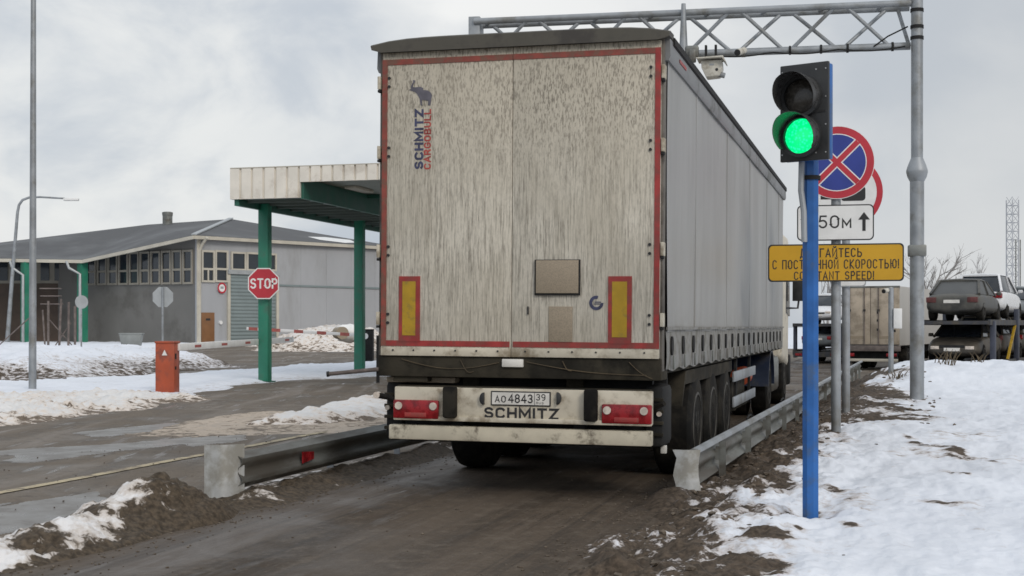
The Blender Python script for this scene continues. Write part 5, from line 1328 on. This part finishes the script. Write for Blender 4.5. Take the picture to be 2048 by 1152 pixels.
for x in (-.1, .62): MB().box(x, x+.12, -.62, -.55, 1, zt*.72).build('cable_ladder', M['galv_dark'], K)
def weed(px, py, Y, n, h, seed, label):
    p = at(px, py, Y); p.z = bank_z(p.x, p.y)-.03; rnd = random.Random(seed)
    mb = MB()
    for i in range(n):
        a = rnd.uniform(0, 6.28); l = h*rnd.uniform(.5, 1); x = rnd.gauss(0, .5*h*.8); y = rnd.gauss(0, .3*h)
        mb.tube([(x, y, 0), (x+math.cos(a)*l*.25, y+math.sin(a)*l*.25, l*.6), (x+math.cos(a)*l*.6, y+math.sin(a)*l*.6, l)], [.014, .01, .005], 4)
    o = mb.build('dry_weed', M['weed'], None); o.location = p; tag(o, label, 'weed', 'dry weeds in the snow')
weed(1893, 742, 31.5, 16, .42, 1, 'spiky clump of dry stalks in the snow right of the gantry column')
weed(1962, 738, 32.5, 11, .26, 2, 'low faded weeds near the snow crest, right of the spiky clump')
weed(1798, 745, 30.0, 18, .2, 3, 'few dry stalks at the foot of the thin camera post')

# ------------------------------------------------------------------ sky, sun, camera
W = bpy.data.worlds.new('World'); SC.world = W; W.use_nodes = True
nt = W.node_tree; nt.nodes.clear()
out = nt.nodes.new('ShaderNodeOutputWorld')
SUN_EL, SUN_AZ = R(32), R(152)         # azimuth clockwise from +Y: behind the camera, to its right
sky = nt.nodes.new('ShaderNodeTexSky'); sky.sky_type = 'NISHITA'; sky.sun_disc = False
sky.sun_elevation = SUN_EL; sky.sun_rotation = SUN_AZ; sky.air_density = 1; sky.dust_density = 3
bg1 = nt.nodes.new('ShaderNodeBackground'); bg1.inputs[1].default_value = .10; nt.links.new(sky.outputs[0], bg1.inputs[0])
tc = nt.nodes.new('ShaderNodeTexCoord'); mp = nt.nodes.new('ShaderNodeMapping'); mp.inputs['Scale'].default_value = (1, 1, 1.9)
nt.links.new(tc.outputs['Generated'], mp.inputs[0])
n1 = tex_noise(nt, mp.outputs[0], 3.4, 5, .45, .4)
mp2 = nt.nodes.new('ShaderNodeMapping'); mp2.inputs['Scale'].default_value = (1, 1, 1.7); mp2.inputs['Location'].default_value = (3.1, 1.7, .4)
nt.links.new(tc.outputs['Generated'], mp2.inputs[0])
n2 = tex_noise(nt, mp2.outputs[0], 7.5, 6, .55, .3)
nn = math_n(nt, 'ADD', math_n(nt, 'MULTIPLY', n1, .72), math_n(nt, 'MULTIPLY', n2, .28))
cl = mix(nt, ramp(nt, nn, .42, .58), (.53, .585, .66), (.81, .83, .845))
cl = mix(nt, ramp(nt, nn, .56, .66), cl, (.98, .98, .965))
sep = nt.nodes.new('ShaderNodeSeparateXYZ'); nt.links.new(tc.outputs['Generated'], sep.inputs[0])
gd = at(270, 90, 1.0)-Vector((0, 0, CAMZ)); gd.normalize()
dt = node(nt, 'ShaderNodeVectorMath', operation='DOT_PRODUCT'); nt.links.new(tc.outputs['Generated'], dt.inputs[0]); dt.inputs[1].default_value = gd
glow = math_n(nt, 'MULTIPLY', ramp(nt, dt.outputs['Value'], .972, .999), ramp(nt, n2, .35, .6, .3, 1))
cl = mix(nt, math_n(nt, 'MULTIPLY', glow, .75), cl, (.97, .97, .94))
side = ramp(nt, sep.outputs['X'], -.05, .36)
cl = mix(nt, math_n(nt, 'MULTIPLY', side, .70), cl, (.60, .625, .65))
bg2 = nt.nodes.new('ShaderNodeBackground'); nt.links.new(cl, bg2.inputs[0])
nt.links.new(ramp(nt, sep.outputs['Z'], .22, 1.0, .96, 1.4), bg2.inputs[1])
ms = nt.nodes.new('ShaderNodeMixShader'); ms.inputs[0].default_value = .93
nt.links.new(bg1.outputs[0], ms.inputs[1]); nt.links.new(bg2.outputs[0], ms.inputs[2]); nt.links.new(ms.outputs[0], out.inputs[0])

sl = bpy.data.lights.new('sun', 'SUN'); sl.energy = 1.2; sl.angle = R(18); sl.color = (1, .93, .84)
so = bpy.data.objects.new('sun', sl); C.objects.link(so)
dirv = Vector((math.sin(SUN_AZ)*math.cos(SUN_EL), math.cos(SUN_AZ)*math.cos(SUN_EL), math.sin(SUN_EL)))
so.rotation_euler = (-dirv).to_track_quat('-Z', 'Y').to_euler(); so.location = (0, 0, 30)

cam = bpy.data.cameras.new('camera'); co = bpy.data.objects.new('camera', cam); C.objects.link(co)
co.location = (0, 0, CAMZ); co.rotation_euler = (R(90), 0, 0)
cam.sensor_width = 36; cam.lens = 36*F/2048; cam.shift_y = (HY-576)/2048; cam.clip_end = 4000; cam.clip_start = .1
SC.camera = co
SC.render.resolution_x, SC.render.resolution_y = 1024, 576
SC.view_settings.view_transform = 'Standard'; SC.view_settings.look = 'None'
SC.view_settings.exposure = 0; SC.view_settings.gamma = 1
SC.cycles.filter_width = 1.6
